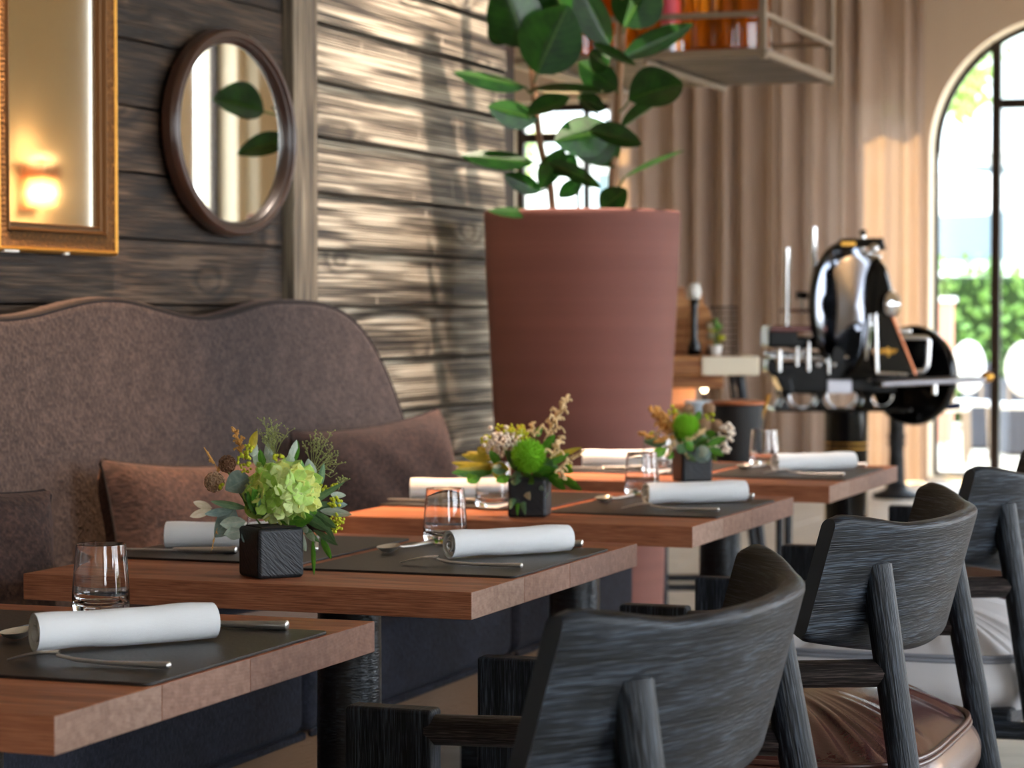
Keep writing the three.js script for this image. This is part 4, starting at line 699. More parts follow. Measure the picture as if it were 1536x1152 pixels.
{ // golden plumes
  const org = V(-1.725, TOP + 0.084, -6.03), a = arrangement('plume_bunch', 'bunch of golden plumes, brown pods and small white flowers in the farthest vase', 6.25, org), { A, o, leaf } = a;
  a.fill(46);
  { const c = A(1029, 640, -0.06), R = 0.035, gs = [blob(c, R * 0.8)]; scatterBall(c, R, 400, (d) => { const cg = new THREE.ConeGeometry(R * 0.06, R * 0.42, 4); cg.translate(0, R * 0.21, 0); cg.applyQuaternion(new THREE.Quaternion().setFromUnitVectors(UP, d)); cg.translate(c.x + d.x * R * 0.66, c.y + d.y * R * 0.66, c.z + d.z * R * 0.66); gs.push(cg); }); const m = join(gs); part('ball_flower', m, M.fuzz, o); }
  for (const [x, y, r, dz] of [[1032, 615, 0.0165, 0.02], [1063, 613, 0.0165, 0.02], [1056, 638, 0.0165, -0.02], [1075, 639, 0.0165, 0]]) { part('seed_pod', podGeo(A(x, y, dz), r), M.podLight, o); part('stem', tube([A(x, y + 8, dz), A(1040, 680, dz)], 0.0018, 6, 6), M.stemG, o); }
  const pl = (b, t, n, l, m = M.plumeGold, c = 0.5) => part('plume', plumeGeo(A(...b), A(...t), n, l, 0.004, c), m, o);
  pl([1000, 650, -0.03], [985, 612, 0], 12, 0.026); pl([1005, 648, -0.03], [975, 612, 0], 8, 0.02); pl([1002, 655, -0.05], [996, 622, -0.02], 12, 0.026); pl([990, 662, -0.04], [958, 649, -0.02], 7, 0.014); pl([1010, 655, -0.05], [982, 664, -0.06], 8, 0.016); pl([1012, 662, -0.07], [1000, 686, -0.08], 4, 0.006, M.plume); pl([1018, 664, -0.07], [1034, 690, -0.08], 4, 0.006, M.plume); pl([1028, 662, -0.07], [1056, 646, -0.06], 8, 0.014, M.plume); pl([1008, 650, -0.04], [1014, 620, 0], 6, 0.012);
  for (const [x, y, R, n] of [[1090, 650, 0.022, 26], [1083, 664, 0.02, 22], [1094, 640, 0.012, 10], [1086, 674, 0.014, 12], [1070, 664, 0.014, 12], [1099, 652, 0.008, 6], [985, 650, 0.01, 8], [1092, 672, 0.01, 8]]) part('white_flowers', clusterGeo(A(x, y, -0.01), R, n, 0.0046), M.berry, o);
  for (const [x, y, R, n] of [[1065, 626, 0.012, 10], [1010, 616, 0.014, 12], [980, 655, 0.014, 12], [972, 655, 0.01, 8]]) part('blossom_cluster', clusterGeo(A(x, y, 0), R, n, 0.004), M.blossom, o);
  for (const [b, t, w, m, r] of [[[1046, 672, -0.08], [1062, 692, -0.1], 13, M.euca, 0], [[1050, 668, -0.08], [1056, 686, -0.1], 10, M.eucaPale, 0.3], [[1066, 676], [1074, 692, -0.06], 4, M.green, 0], [[1000, 672, -0.06], [978, 684, -0.08], 8, M.green, 0.2], [[1008, 676, -0.07], [1003, 690, -0.1], 5, M.green, 0.2], [[1030, 678, -0.08], [1016, 668, -0.1], 8, M.olive, 0.1], [[1040, 676, -0.08], [1030, 662, -0.1], 7, M.green, 0.3], [[1060, 668, -0.06], [1090, 656, -0.06], 6, M.green, 0.3], [[1064, 672, -0.06], [1086, 684, -0.06], 6, M.green, 0.2], [[1000, 664, -0.06], [966, 662, -0.04], 7, M.olive, 0.2], [[1020, 630], [1010, 612, 0], 6, M.green, 0.3], [[1045, 634], [1050, 616, 0.02], 6, M.green, 0.2], [[1058, 650, -0.04], [1074, 652, -0.06], 6, M.green, 0.1], [[1026, 680, -0.08], [1044, 692, -0.1], 5, M.olive, 0.2]]) leaf(b, t, w, m, { roll: r });
}

// ------------------------------------------------------------------ planter and ficus
{
  const px = -2.415, pz = -7.2, n = makeNoise(111);
  const tm = tex(512, 512, (u, v) => mixc([106, 62, 54], [136, 84, 72], clamp(0.2 + 0.35 * fbm(n, u, v, 2, 160, 2) + 0.35 * fbm(n, u, v, 6, 9, 4))), true), tb = tex(256, 512, (u, v) => fbm(n, u, v, 3, 130, 2), false);
  const clay = std({ map: tm, bumpMap: tb, bumpScale: 0.0015, roughness: 0.75 });
  const o = thing('planter', 'tall tapering terracotta planter standing by the timber wall', 'planter', V(px, 0, pz));
  part('pot', lathe([[0, 0.0], [0.235, 0.0], [0.247, 0.006], [0.249, 0.1], [0.254, 0.3], [0.262, 0.55], [0.274, 0.83], [0.288, 1.1], [0.299, 1.3], [0.304, 1.47], [0.305, 1.487], [0.301, 1.494], [0.283, 1.494], [0.279, 1.488], [0.276, 1.4], [0, 1.4]], 96), clay, o);
  const soil = new THREE.CircleGeometry(0.276, 48); soil.rotateX(-Math.PI / 2); soil.translate(0, 1.425, 0); part('soil', soil, M.soil, o);
  const f = thing('ficus', 'rubber fig with large glossy leaves growing in the terracotta planter', 'plant', V(px, 1.42, pz)); const org = f.position;
  const Z = 7.55, A = (x, y, dz = 0) => at(x, y, Z + dz).sub(org);
  const bark = std({ color: rgb(150, 112, 84), roughness: 0.8 }), barkG = std({ color: rgb(70, 84, 44), roughness: 0.7 });
  part('trunk', tube([A(830, 325), A(824, 270), A(812, 225), A(804, 165), A(798, 100), A(790, 40), A(786, -30)], 0.011, 40, 10), bark, f);
  part('trunk', tube([A(916, 325, 0.02), A(918, 270, 0.02), A(924, 200, 0.03), A(928, 140, 0.03), A(931, 80, 0.03), A(934, 20, 0.03), A(938, -60, 0.03)], 0.012, 40, 10), bark, f);
  part('stake', bar(A(868, 330, 0.05), A(866, 255, 0.05), 0.005), barkG, f);
  const L = (b, t, hw, o2 = {}, mat = M.ficus) => {
    const B = at(b[0], b[1], Z + (b[2] || 0)), T = at(t[0], t[1], Z + (t[2] || 0)); const g = leafGeo(B, T, hw * 1.12 * Z / FOC, { nu: 8, nv: 14, fold: 0.12, ...o2 }); g.translate(-org.x, -org.y, -org.z); const m = part('leaf', g, mat, f);
    if (b[3]) part('petiole', tube([A(b[0], b[1], b[2]), A((b[0] + b[3]) / 2, (b[1] + b[4]) / 2 + 3, b[2] / 2), A(b[3], b[4])], 0.0035, 8, 6), barkG, m); };
  L([790, 70, -0.05, 797, 95], [752, -30, -0.1], 38, { roll: 0.1, blunt: 0.85 });
  L([806, 110, -0.08, 800, 125], [852, 8, -0.12], 44, { roll: 0.1, fold: 0.16, blunt: 0.85 });
  L([862, 58, 0.02, 800, 110], [826, -30, 0.05], 34, { roll: 0.2 });
  L([915, 68, -0.06, 930, 88], [868, -30, -0.1], 26, { roll: 0.5, fold: 0.22 });
  L([938, 40, -0.02, 934, 50], [978, -40, 0.02], 36, { roll: -0.1, fold: 0.2 });
  L([934, 88, -0.02, 931, 92], [1040, 42, 0.05], 17, { roll: 0.55, fold: 0.3, droop: -0.05, twist: -0.5 }, M.ficus);
  L([888, 66, -0.1, 930, 90], [955, 98, -0.15], 11, { roll: 0.9, fold: 0.1 });
  L([884, 78, -0.05], [912, 100, -0.08], 20, { roll: 0.3, fold: 0.2 });
  L([925, 134, 0.0, 928, 140], [868, 92, 0.02], 22, { roll: 0.3 });
  L([944, 150, -0.2, 928, 168], [1024, 118, -0.28], 30, { roll: 0.35, fold: 0.24, droop: 0.08 });
  L([932, 192, 0.0, 926, 200], [1004, 142, -0.04], 14, { roll: 0.9, fold: 0.3 });
  L([788, 130, -0.02, 799, 140], [680, 104, -0.1], 15, { roll: 0.75, fold: 0.25, droop: 0.03 });
  L([796, 136, -0.05, 800, 140], [908, 138, -0.06], 22, { roll: 1.25, fold: 0.1 });
  L([806, 178, -0.04, 804, 185], [732, 160, -0.1], 21, { roll: 0.5, fold: 0.15 });
  L([792, 172, -0.08, 804, 178], [855, 146, -0.14], 17, { roll: 0.7, fold: 0.2 });
  L([866, 146, 0.05, 926, 190], [908, 164, 0.02], 14, { roll: 0.4 });
  L([918, 192, -0.1, 925, 196], [832, 212, -0.16], 30, { roll: 0.35, fold: 0.14 });
  L([884, 196, -0.2, 924, 210], [963, 212, -0.28], 17, { roll: 0.5, fold: 0.2, droop: 0.05 });
  L([922, 206, -0.02, 922, 214], [866, 236, -0.02], 24, { roll: 0.2 });
  L([800, 243, -0.05, 818, 245], [692, 233, -0.1], 15, { roll: 0.55, fold: 0.12 });
  L([812, 286, -0.02, 826, 275], [756, 262, -0.05], 14, { roll: 0.3 });
  L([812, 282, -0.06, 824, 272], [846, 222, -0.1], 18, { roll: 0.5 });
  L([824, 244, -0.1, 816, 240], [902, 278, -0.15], 13, { roll: 0.6, droop: 0.04 });
  L([872, 268, 0.0], [838, 296, -0.04], 12, { roll: 0.3 });
  L([902, 314, -0.08, 915, 300], [940, 284, -0.12], 19, { roll: 0.1, blunt: 0.75 });
  L([937, 266, -0.02, 918, 290], [1027, 226, 0.05], 6, { roll: 0.9, fold: 0.3 }, M.ficusYoung);
  L([808, 318, -0.18, 826, 320], [732, 316, -0.25], 10, { roll: 0.8, fold: 0.1 });
  L([872, 240, 0.05, 922, 250], [896, 206, 0.03], 20, { roll: 0.2 });
  L([862, 232, -0.06], [830, 262, -0.08], 18, { roll: 0.4 });
  L([896, 244, 0.0], [930, 214, 0.0], 18, { roll: 0.3 });
  L([770, 60, 0.08, 790, 70], [735, 30, 0.1], 22, { roll: 0.4 });
  // leaves above the picture, so that the crown goes on
  for (let i = 0; i < 16; i++) { const s = i % 2, x = s ? 940 : 784, y = -40 - i * 14, dx = (i % 4 < 2 ? 1 : -1) * rr(50, 95); L([x, y, rr(-0.05, 0.05), x, y + 12], [x + dx, y + rr(-70, 30), rr(-0.2, 0.2)], rr(26, 38), { roll: rr(-0.8, 0.8), fold: 0.15 }); }
  part('trunk', tube([A(786, -28), A(784, -120), A(786, -270)], 0.008, 12, 8), bark, f); part('trunk', tube([A(938, -58, 0.03), A(941, -150, 0.03), A(938, -280, 0.03)], 0.009, 12, 8), bark, f);
}

// ------------------------------------------------------------------ hanging shelf with amber glass
{
  const o = thing('hanging_shelf', 'dark metal frame shelf hanging from the ceiling above the ficus', 'shelf', V(-2.62, 2.083, -8.9)); // origin: middle of the board's underside
  const w = 0.96, d = 1.06, h = 0.82, t = 0.026, fr = M.bronzeFrame; const x0 = -w / 2, x1 = w / 2, z0 = d / 2, z1 = -d / 2;
  const b3 = (n, ax, ay, az, bx, by, bz, k = t) => { const g = rbox(Math.abs(bx - ax) + k, Math.abs(by - ay) + k, Math.abs(bz - az) + k, 0.003, 1); const m = part(n, g, fr, o); m.position.set((ax + bx) / 2, (ay + by) / 2, (az + bz) / 2); };
  for (const x of [x0, x1]) for (const z of [z0, z1]) b3('post', x, 0, z, x, h, z);
  for (const y of [0.013, 0.148, h]) { for (const z of [z0, z1]) b3('rail', x0, y, z, x1, y, z, y === 0.148 ? 0.02 : t); for (const x of [x0, x1]) b3('rail', x, y, z0, x, y, z1, y === 0.148 ? 0.02 : t); }
  b3('cross_bar', 0.05, -0.012, z0, 0.05, -0.012, z1, 0.02); b3('cross_bar', -0.35, -0.012, z0, -0.35, -0.012, z1, 0.02);
  for (const x of [x0, x1]) for (const z of [z0, z1]) part('hanger', bar(V(x, h, z), V(x, H_CEIL - 2.083, z), 0.006), fr, o);
  const wd = wood(121, { w: 512, h: 128, mu: 1, mv: 0.3, dark: [40, 34, 30], mid: [74, 64, 56], light: [126, 114, 102], rings: 7, streak: 1.2 });
  const bm = std({ map: wd.map, bumpMap: wd.bump, bumpScale: 0.002, roughness: 0.55 });
  for (let i = 0; i < 5; i++) part('board', rbox(w - 0.03, 0.02, d / 5 - 0.008, 0.003, 1, [i * 0.3, i * 0.17]), bm, o).position.set(0, 0.014, z0 - d / 10 - i * d / 5);
  const base = V(-2.62, 2.083 + 0.0245, -8.9);
  const jar = (label, x, z, r, hh, m) => { const j = thing('demijohn', label, 'glass jar', V(base.x + x, base.y, base.z + z)); const th = 0.006;
    part('body', lathe([[0, 0], [r * 0.9, 0], [r, 0.02], [r, hh * 0.55], [r * 0.86, hh * 0.72], [r * 0.4, hh * 0.84], [r * 0.24, hh * 0.9], [r * 0.24, hh], [r * 0.3, hh + 0.015], [r * 0.24, hh + 0.02], [r * 0.18, hh]], 40), m, j);
    part('stopper', move(cyl(r * 0.17, r * 0.19, 0.05), 0, hh, 0), std({ color: rgb(150, 110, 70), roughness: 0.9 }), j); void th; return j; };
  jar('big amber glass demijohn at the right end of the hanging shelf', 0.29, 0.3, 0.155, 0.5, M.amber);
  jar('dark red amber demijohn on the hanging shelf behind the fig leaves', -0.3, 0.28, 0.15, 0.46, M.amberDark);
  jar('amber demijohn in the middle of the hanging shelf, behind the fig stem', -0.02, 0.16, 0.12, 0.44, M.amber);
  const tin = thing('label_tin', 'small pink and silver tin beside the amber demijohn', 'tin', V(base.x + 0.11, base.y, base.z + 0.42)); part('can', move(cyl(0.035, 0.035, 0.2), 0, 0.1, 0), std({ color: rgb(226, 90, 110), roughness: 0.5 }), tin); part('band', move(cyl(0.0355, 0.0355, 0.1), 0, 0.06, 0), M.brushed, tin);
  const hook = thing('spot_fitting', 'small black and white lamp fitting under the hanging shelf', 'lamp', V(-2.75, 2.0, -8.55)); part('block', move(rbox(0.022, 0.05, 0.03, 0.003), -0.01, 0.025, 0), M.gloss, hook); part('cover', move(rbox(0.02, 0.05, 0.03, 0.003), 0.012, 0.025, 0), M.white, hook); part('rod', bar(V(0, 0.05, 0), V(0, 0.085, 0), 0.004), M.darkMetal, hook);
}

// ------------------------------------------------------------------ curtain and sconce
{
  const n = makeNoise(131), cm = phy({ color: rgb(190, 171, 157), roughness: 0.95, transmission: 0.3, thickness: 0, ior: 1.3, bumpMap: tex(128, 128, (u, v) => 0.5 + 0.5 * Math.sin(u * 201) * Math.sin(v * 201), false, 0.1, 0.1), bumpScale: 0.0006 });
  const drape = (label, x0, x1, k) => { const o = thing('curtain', label, 'curtain', V((x0 + x1) / 2, 0.015, -16.86)); const w = x1 - x0;
    part('drape', grid(420, 10, (u, v) => { const x = x0 + w * u, s = u * w, y = v * (H_CEIL - 0.07), ph = s * 2 * Math.PI / 0.2 + 3.2 * (n(s * 3.1 + k, 0.5, 64, 4) - 0.5) * 2, amp = 0.075 * (0.5 + 0.9 * n(s * 5 + k * 7, 1.5, 64, 4)); const z = amp * Math.sin(ph + 0.25 * Math.sin(v * 2 + s * 5)) + 0.012 * Math.sin(ph * 2.3 + 1); return V(x - (x0 + x1) / 2 + 0.02 * Math.sin(ph * 0.5 + v), y, z); }, (u, v) => [u * w * 1.6, v * 3.2]), cm, o);
    part('rail', move(rbox(w, 0.03, 0.05, 0.005), 0, H_CEIL - 0.035, 0), M.darkMetal, o); };
  drape('long taupe curtain behind the butcher block, left of the slicer', -5.46, -4.2, 1);
  drape('long taupe curtain beside the arched door, its edge glowing gold', -4.2, -3.14, 5);
  const s = thing('wall_sconce', 'small copper wall sconce glowing in the gilt mirror', 'wall lamp', V(X_RIGHT - 0.01, 1.82, -13.52));
  part('bracket', move(rbox(0.03, 0.3, 0.16, 0.004), -0.015, 0.16, 0), M.copper, s); part('cap', move(rbox(0.16, 0.1, 0.2, 0.01), -0.11, 0.26, 0), M.copper, s);
  part('shade', move(rbox(0.13, 0.17, 0.17, 0.02, 3), -0.11, 0.12, 0), std({ color: rgb(255, 240, 220), emissive: rgb(255, 190, 110), emissiveIntensity: 4 }), s);
  part('upper_lens', move(rbox(0.09, 0.03, 0.12, 0.008), -0.11, 0.325, 0), std({ color: rgb(255, 240, 220), emissive: rgb(255, 190, 110), emissiveIntensity: 2 }), s);
  const L = new THREE.PointLight(new THREE.Color(1, 0.62, 0.3), 0.7, 0, 2); L.position.set(X_RIGHT - 0.12, 1.94, -13.52); L.castShadow = true; scene.add(L); const L2 = L.clone(); L2.position.set(X_RIGHT - 0.12, 2.145, -13.52); L2.intensity = 0.35; scene.add(L2);
}

// ------------------------------------------------------------------ flywheel meat slicer
{
  const Z = 10.4, ctr = at(1270, 470, Z), q = 0.002836; // q: metres per pixel of the photograph at that distance
  const o = thing('meat_slicer', 'black hand-cranked flywheel meat slicer with a chrome blade on its round pedestal', 'slicer', V(ctr.x, 0, ctr.z), YAW);
  const X = (px) => (px - 1270) * q, Y = (py) => 1.18 + (470 - py) * q, P2 = (l) => l.map(([a, b]) => [X(a), Y(b)]);
  const B = M.gloss, C = M.chrome;
  // pedestal
  const yt = Y(616);
  part('pedestal', lathe([[0, 0], [0.24, 0], [0.24, 0.03], [0.2, 0.06], [0.11, 0.09], [0.092, 0.14], [0.092, yt - 0.01], [0.1, yt], [0, yt]], 40), B, o);
  for (const py of [664, 672]) { const t = new THREE.TorusGeometry(0.0925, 0.003, 8, 40); t.rotateX(Math.PI / 2); t.translate(0, Y(py), 0); part('gold_line', t, M.gold, o); }
  part('top_plate', move(rbox(0.58, 0.016, 0.3, 0.006), X(1258), yt + 0.008, 0), B, o);
  // cast base with two pairs of feet and arched openings
  const body = spline(P2([[1149, 546], [1160, 543], [1250, 541], [1330, 548], [1345, 560], [1338, 588], [1312, 590], [1290, 588], [1240, 588], [1216, 590], [1180, 588], [1174, 572], [1158, 562]]));
  part('cast_base', move(extrude(body, 0.2, 0.012, 3), 0, 0, 0), M.cast, o);
  const foot = (x0, x1, z) => part('foot', move(extrude(spline(P2([[x0 - 3, 586], [x1 + 3, 586], [x1 - 1, 598], [x1 + 4, 609], [x1 + 14, 614], [x0 - 14, 614], [x0 - 4, 609], [x0 + 1, 598]])), 0.03, 0.006, 2), 0, 0, z), B, o);
  for (const z of [0.085, -0.085]) { foot(1170, 1178, z); foot(1222, 1232, z); foot(1290, 1304, z); }
  const arcRing = (cx, cy, r) => { const t = new THREE.TorusGeometry(r * q, 0.006, 8, 24, Math.PI); t.rotateZ(Math.PI); t.translate(X(cx), Y(cy), 0.09); part('arch_trim', t, C, o); };
  arcRing(1200, 590, 20); arcRing(1258, 590, 22); arcRing(1318, 592, 16);
  const side = extrude(spline(P2([[1149, 540], [1158, 538], [1168, 552], [1182, 568], [1186, 590], [1172, 588], [1160, 566], [1148, 556]])), 0.22, 0.008, 2); part('side_scroll', side, M.cast, o);
  part('name_plate', move(rbox(36 * q, 20 * q, 0.008, 0.002), X(1255), Y(579), 0.103), M.brushed, o);
  // carriage
  part('carriage', move(rbox(44 * q, 30 * q, 0.3, 0.012), X(1168), Y(506), 0.02), M.cast, o);
  part('carriage_table', move(rbox(84 * q, 9 * q, 0.34, 0.006), X(1190), Y(493), 0.02), std({ color: rgb(92, 52, 50), roughness: 0.25, metalness: 0.4 }), o);
  part('carriage_arm', move(rbox(70 * q, 18 * q, 0.1, 0.01), X(1215), Y(514), 0.04), M.cast, o);
  for (const [x, y0, y1, r] of [[1208, 512, 556, 4], [1191, 520, 548, 3], [1165, 524, 556, 4], [1238, 530, 560, 3]]) part('guide_post', bar(V(X(x), Y(y1), 0.12), V(X(x), Y(y0), 0.12), r * q), C, o);
  part('slide_rod', bar(V(X(1152), Y(534), 0.1), V(X(1268), Y(536), 0.1), 3.5 * q), C, o); part('slide_rod', bar(V(X(1152), Y(530), -0.1), V(X(1268), Y(532), -0.1), 3.5 * q), C, o);
  for (const [x, y, r] of [[1197, 528, 5], [1233, 540, 5], [1246, 546, 4], [1222, 546, 5], [1298, 567, 4]]) { const s = new THREE.SphereGeometry(r * q, 14, 10); s.translate(X(x), Y(y), 0.13); part('knob', s, C, o); }
  part('gauge_wheel', (() => { const g = cyl(12 * q, 12 * q, 0.02); g.rotateX(Math.PI / 2); g.translate(X(1250), Y(532), 0.12); return g; })(), M.cast, o);
  part('clamp_rod', bar(V(X(1180), Y(492), 0.0), V(X(1180), Y(372), 0.0), 5.4 * q), C, o); part('clamp_rod', bar(V(X(1223), Y(492), -0.08), V(X(1223), Y(340), -0.08), 5.4 * q), C, o);
  part('clamp_bar', move(rbox(60 * q, 5 * q, 0.04, 0.004), X(1200), Y(466), -0.02), std({ color: rgb(96, 62, 56), roughness: 0.3, metalness: 0.5 }), o);
  part('clamp_handle', move(cyl(9.5 * q, 9.5 * q, 11 * q, 20), X(1204), Y(443), -0.03), B, o); part('clamp_screw', bar(V(X(1204), Y(470), -0.03), V(X(1204), Y(440), -0.03), 2.2 * q), C, o);
  // blade, facing the viewer's right
  const turnTo = (g, ang) => { g.rotateX(Math.PI / 2); g.rotateY(ang); return g; };
  const bl = part('blade', turnTo(lathe([[0, -0.012], [0.2, -0.012], [0.262, 0.0], [0.263, 0.002], [0.215, 0.014], [0.2, 0.012], [0.08, 0.02], [0, 0.022]], 72), 0.86), M.bladeSteel, o); bl.position.set(X(1274), Y(458), 0.02);
  const gd = part('blade_guard', turnTo(lathe([[0.225, -0.03], [0.272, -0.03], [0.272, -0.006], [0.262, -0.006], [0.225, -0.02]], 72), 0.86), B, o); gd.position.copy(bl.position);
  // arm carrying the blade shaft, with its chrome hub
  const arm = spline(P2([[1262, 566], [1272, 545], [1284, 520], [1288, 480], [1286, 445], [1290, 410], [1304, 388], [1318, 400], [1328, 430], [1330, 452], [1318, 470], [1304, 482], [1300, 520], [1303, 545], [1312, 566]]));
  part('blade_arm', move(extrude(arm, 0.1, 0.025, 4), 0, 0, 0.15), B, o);
  part('arm_highlight', move(extrude(spline(P2([[1287, 520], [1291, 485], [1295, 470], [1297, 488], [1294, 520], [1289, 540]])), 0.02, 0.006, 2), 0, 0, 0.202), C, o);
  const hub = part('hub', turnTo(lathe([[0, -0.02], [0.055, -0.02], [0.058, 0.0], [0.045, 0.018], [0.022, 0.024], [0.018, 0.034], [0, 0.038]], 40), 0.95), C, o); hub.position.set(X(1327), Y(457), 0.2);
  // sharpener on top
  part('sharpener_cap', move(extrude(poly(P2([[1245, 377], [1258, 359], [1318, 358], [1323, 376], [1312, 377], [1300, 372], [1270, 374]])), 0.12, 0.008, 2), 0, 0, 0.06), B, o);
  part('cap_badge', move(rbox(22 * q, 6 * q, 0.006, 0.002), X(1266), Y(367), 0.122), M.gold, o);
  part('sharpener_post', bar(V(X(1289), Y(385), 0.1), V(X(1289), Y(350), 0.1), 4 * q), C, o); part('sharpener_knob', move(lathe([[0, -5 * q], [4 * q, -5 * q], [6 * q, 3 * q], [0, 4 * q]], 16), X(1289), Y(350), 0.1), B, o);
  for (const [x, y, r] of [[1303, 374, 8], [1294, 382, 6], [1310, 386, 5]]) { const s = new THREE.SphereGeometry(r * q, 14, 10); s.translate(X(x), Y(y), 0.14); part('grinding_wheel', s, C, o); }
  part('sharpener_arm', bar(V(X(1300), Y(384), 0.13), V(X(1316), Y(418), 0.16), 8 * q, 10 * q), C, o);
  // glazed shield with copper edge and a gilt flourish
  part('shield', move(extrude(poly(P2([[1304, 468], [1326, 462], [1360, 562], [1302, 562]])), 0.016, 0.004, 1), 0, 0, 0.19), phy({ color: rgb(40, 44, 48), roughness: 0.06, metalness: 0.6, clearcoat: 1, clearcoatRoughness: 0.03 }), o);
  part('shield_edge', bar(V(X(1324), Y(466), 0.2), V(X(1362), Y(560), 0.2), 2 * q), M.copper, o); part('shield_foot', bar(V(X(1304), Y(558), 0.2), V(X(1350), Y(560), 0.2), 3 * q), C, o); part('shield_rail', bar(V(X(1303), Y(470), 0.2), V(X(1305), Y(556), 0.2), 2.6 * q), C, o);
  const fl = []; for (let i = 0; i <= 20; i++) fl.push(V(X(1309 + i * 1.25), Y(525 + 3.5 * Math.sin(i * 1.6) * (1 - i / 40)), 0.202)); part('gilt_flourish', join(tube(fl, 0.0035, 60, 6), bar(V(X(1312), Y(529), 0.202), V(X(1332), Y(528), 0.202), 0.003), bar(V(X(1321), Y(519), 0.202), V(X(1322), Y(534), 0.202), 0.003)), M.gold, o);
  // flywheel with crank, window frame and receiving tray
  const fw = part('flywheel', turnTo(lathe([[0, -0.02], [0.17, -0.02], [0.2, -0.03], [0.212, -0.02], [0.216, 0.0], [0.212, 0.022], [0.2, 0.03], [0.17, 0.018], [0.05, 0.03], [0, 0.035]], 72), -0.75), B, o); fw.position.set(X(1376), Y(564), -0.1);
  part('crank', bar(V(X(1416), Y(612), -0.02), V(X(1442), Y(608), -0.0), 4 * q, 5.5 * q), phy({ color: rgb(30, 44, 80), roughness: 0.2, clearcoat: 1 }), o);
  const fr = [V(X(1340), Y(506), 0.12), V(X(1382), Y(506), 0.12), V(X(1386), Y(512), 0.12), V(X(1384), Y(548), 0.12), V(X(1378), Y(556), 0.12), V(X(1348), Y(558), 0.12)]; part('tray_frame', new THREE.TubeGeometry(new THREE.CatmullRomCurve3(fr, false, 'catmullrom', 0.1), 40, 4 * q, 10), C, o);
  part('shaft_cover', move(rbox(70 * q, 22 * q, 0.1, 0.02, 3), X(1342), Y(572), -0.02), B, o); part('upper_housing', move(rbox(40 * q, 10 * q, 0.06, 0.01), X(1352), Y(497), -0.08), C, o);
  const tr = part('receiving_tray', rbox(152 * q, 8 * q, 0.26, 0.008), M.brushed, o); tr.position.set(X(1382), Y(570), 0.18); tr.rotation.z = 0.045;
  part('tray_pin', bar(V(X(1385), Y(588), 0.28), V(X(1385), Y(572), 0.28), 4 * q), C, o); const kn = new THREE.SphereGeometry(8 * q, 16, 12); kn.scale(1.3, 1, 1); kn.translate(X(1470), Y(564), 0.16); part('tray_knob', kn, M.gold, o);
}

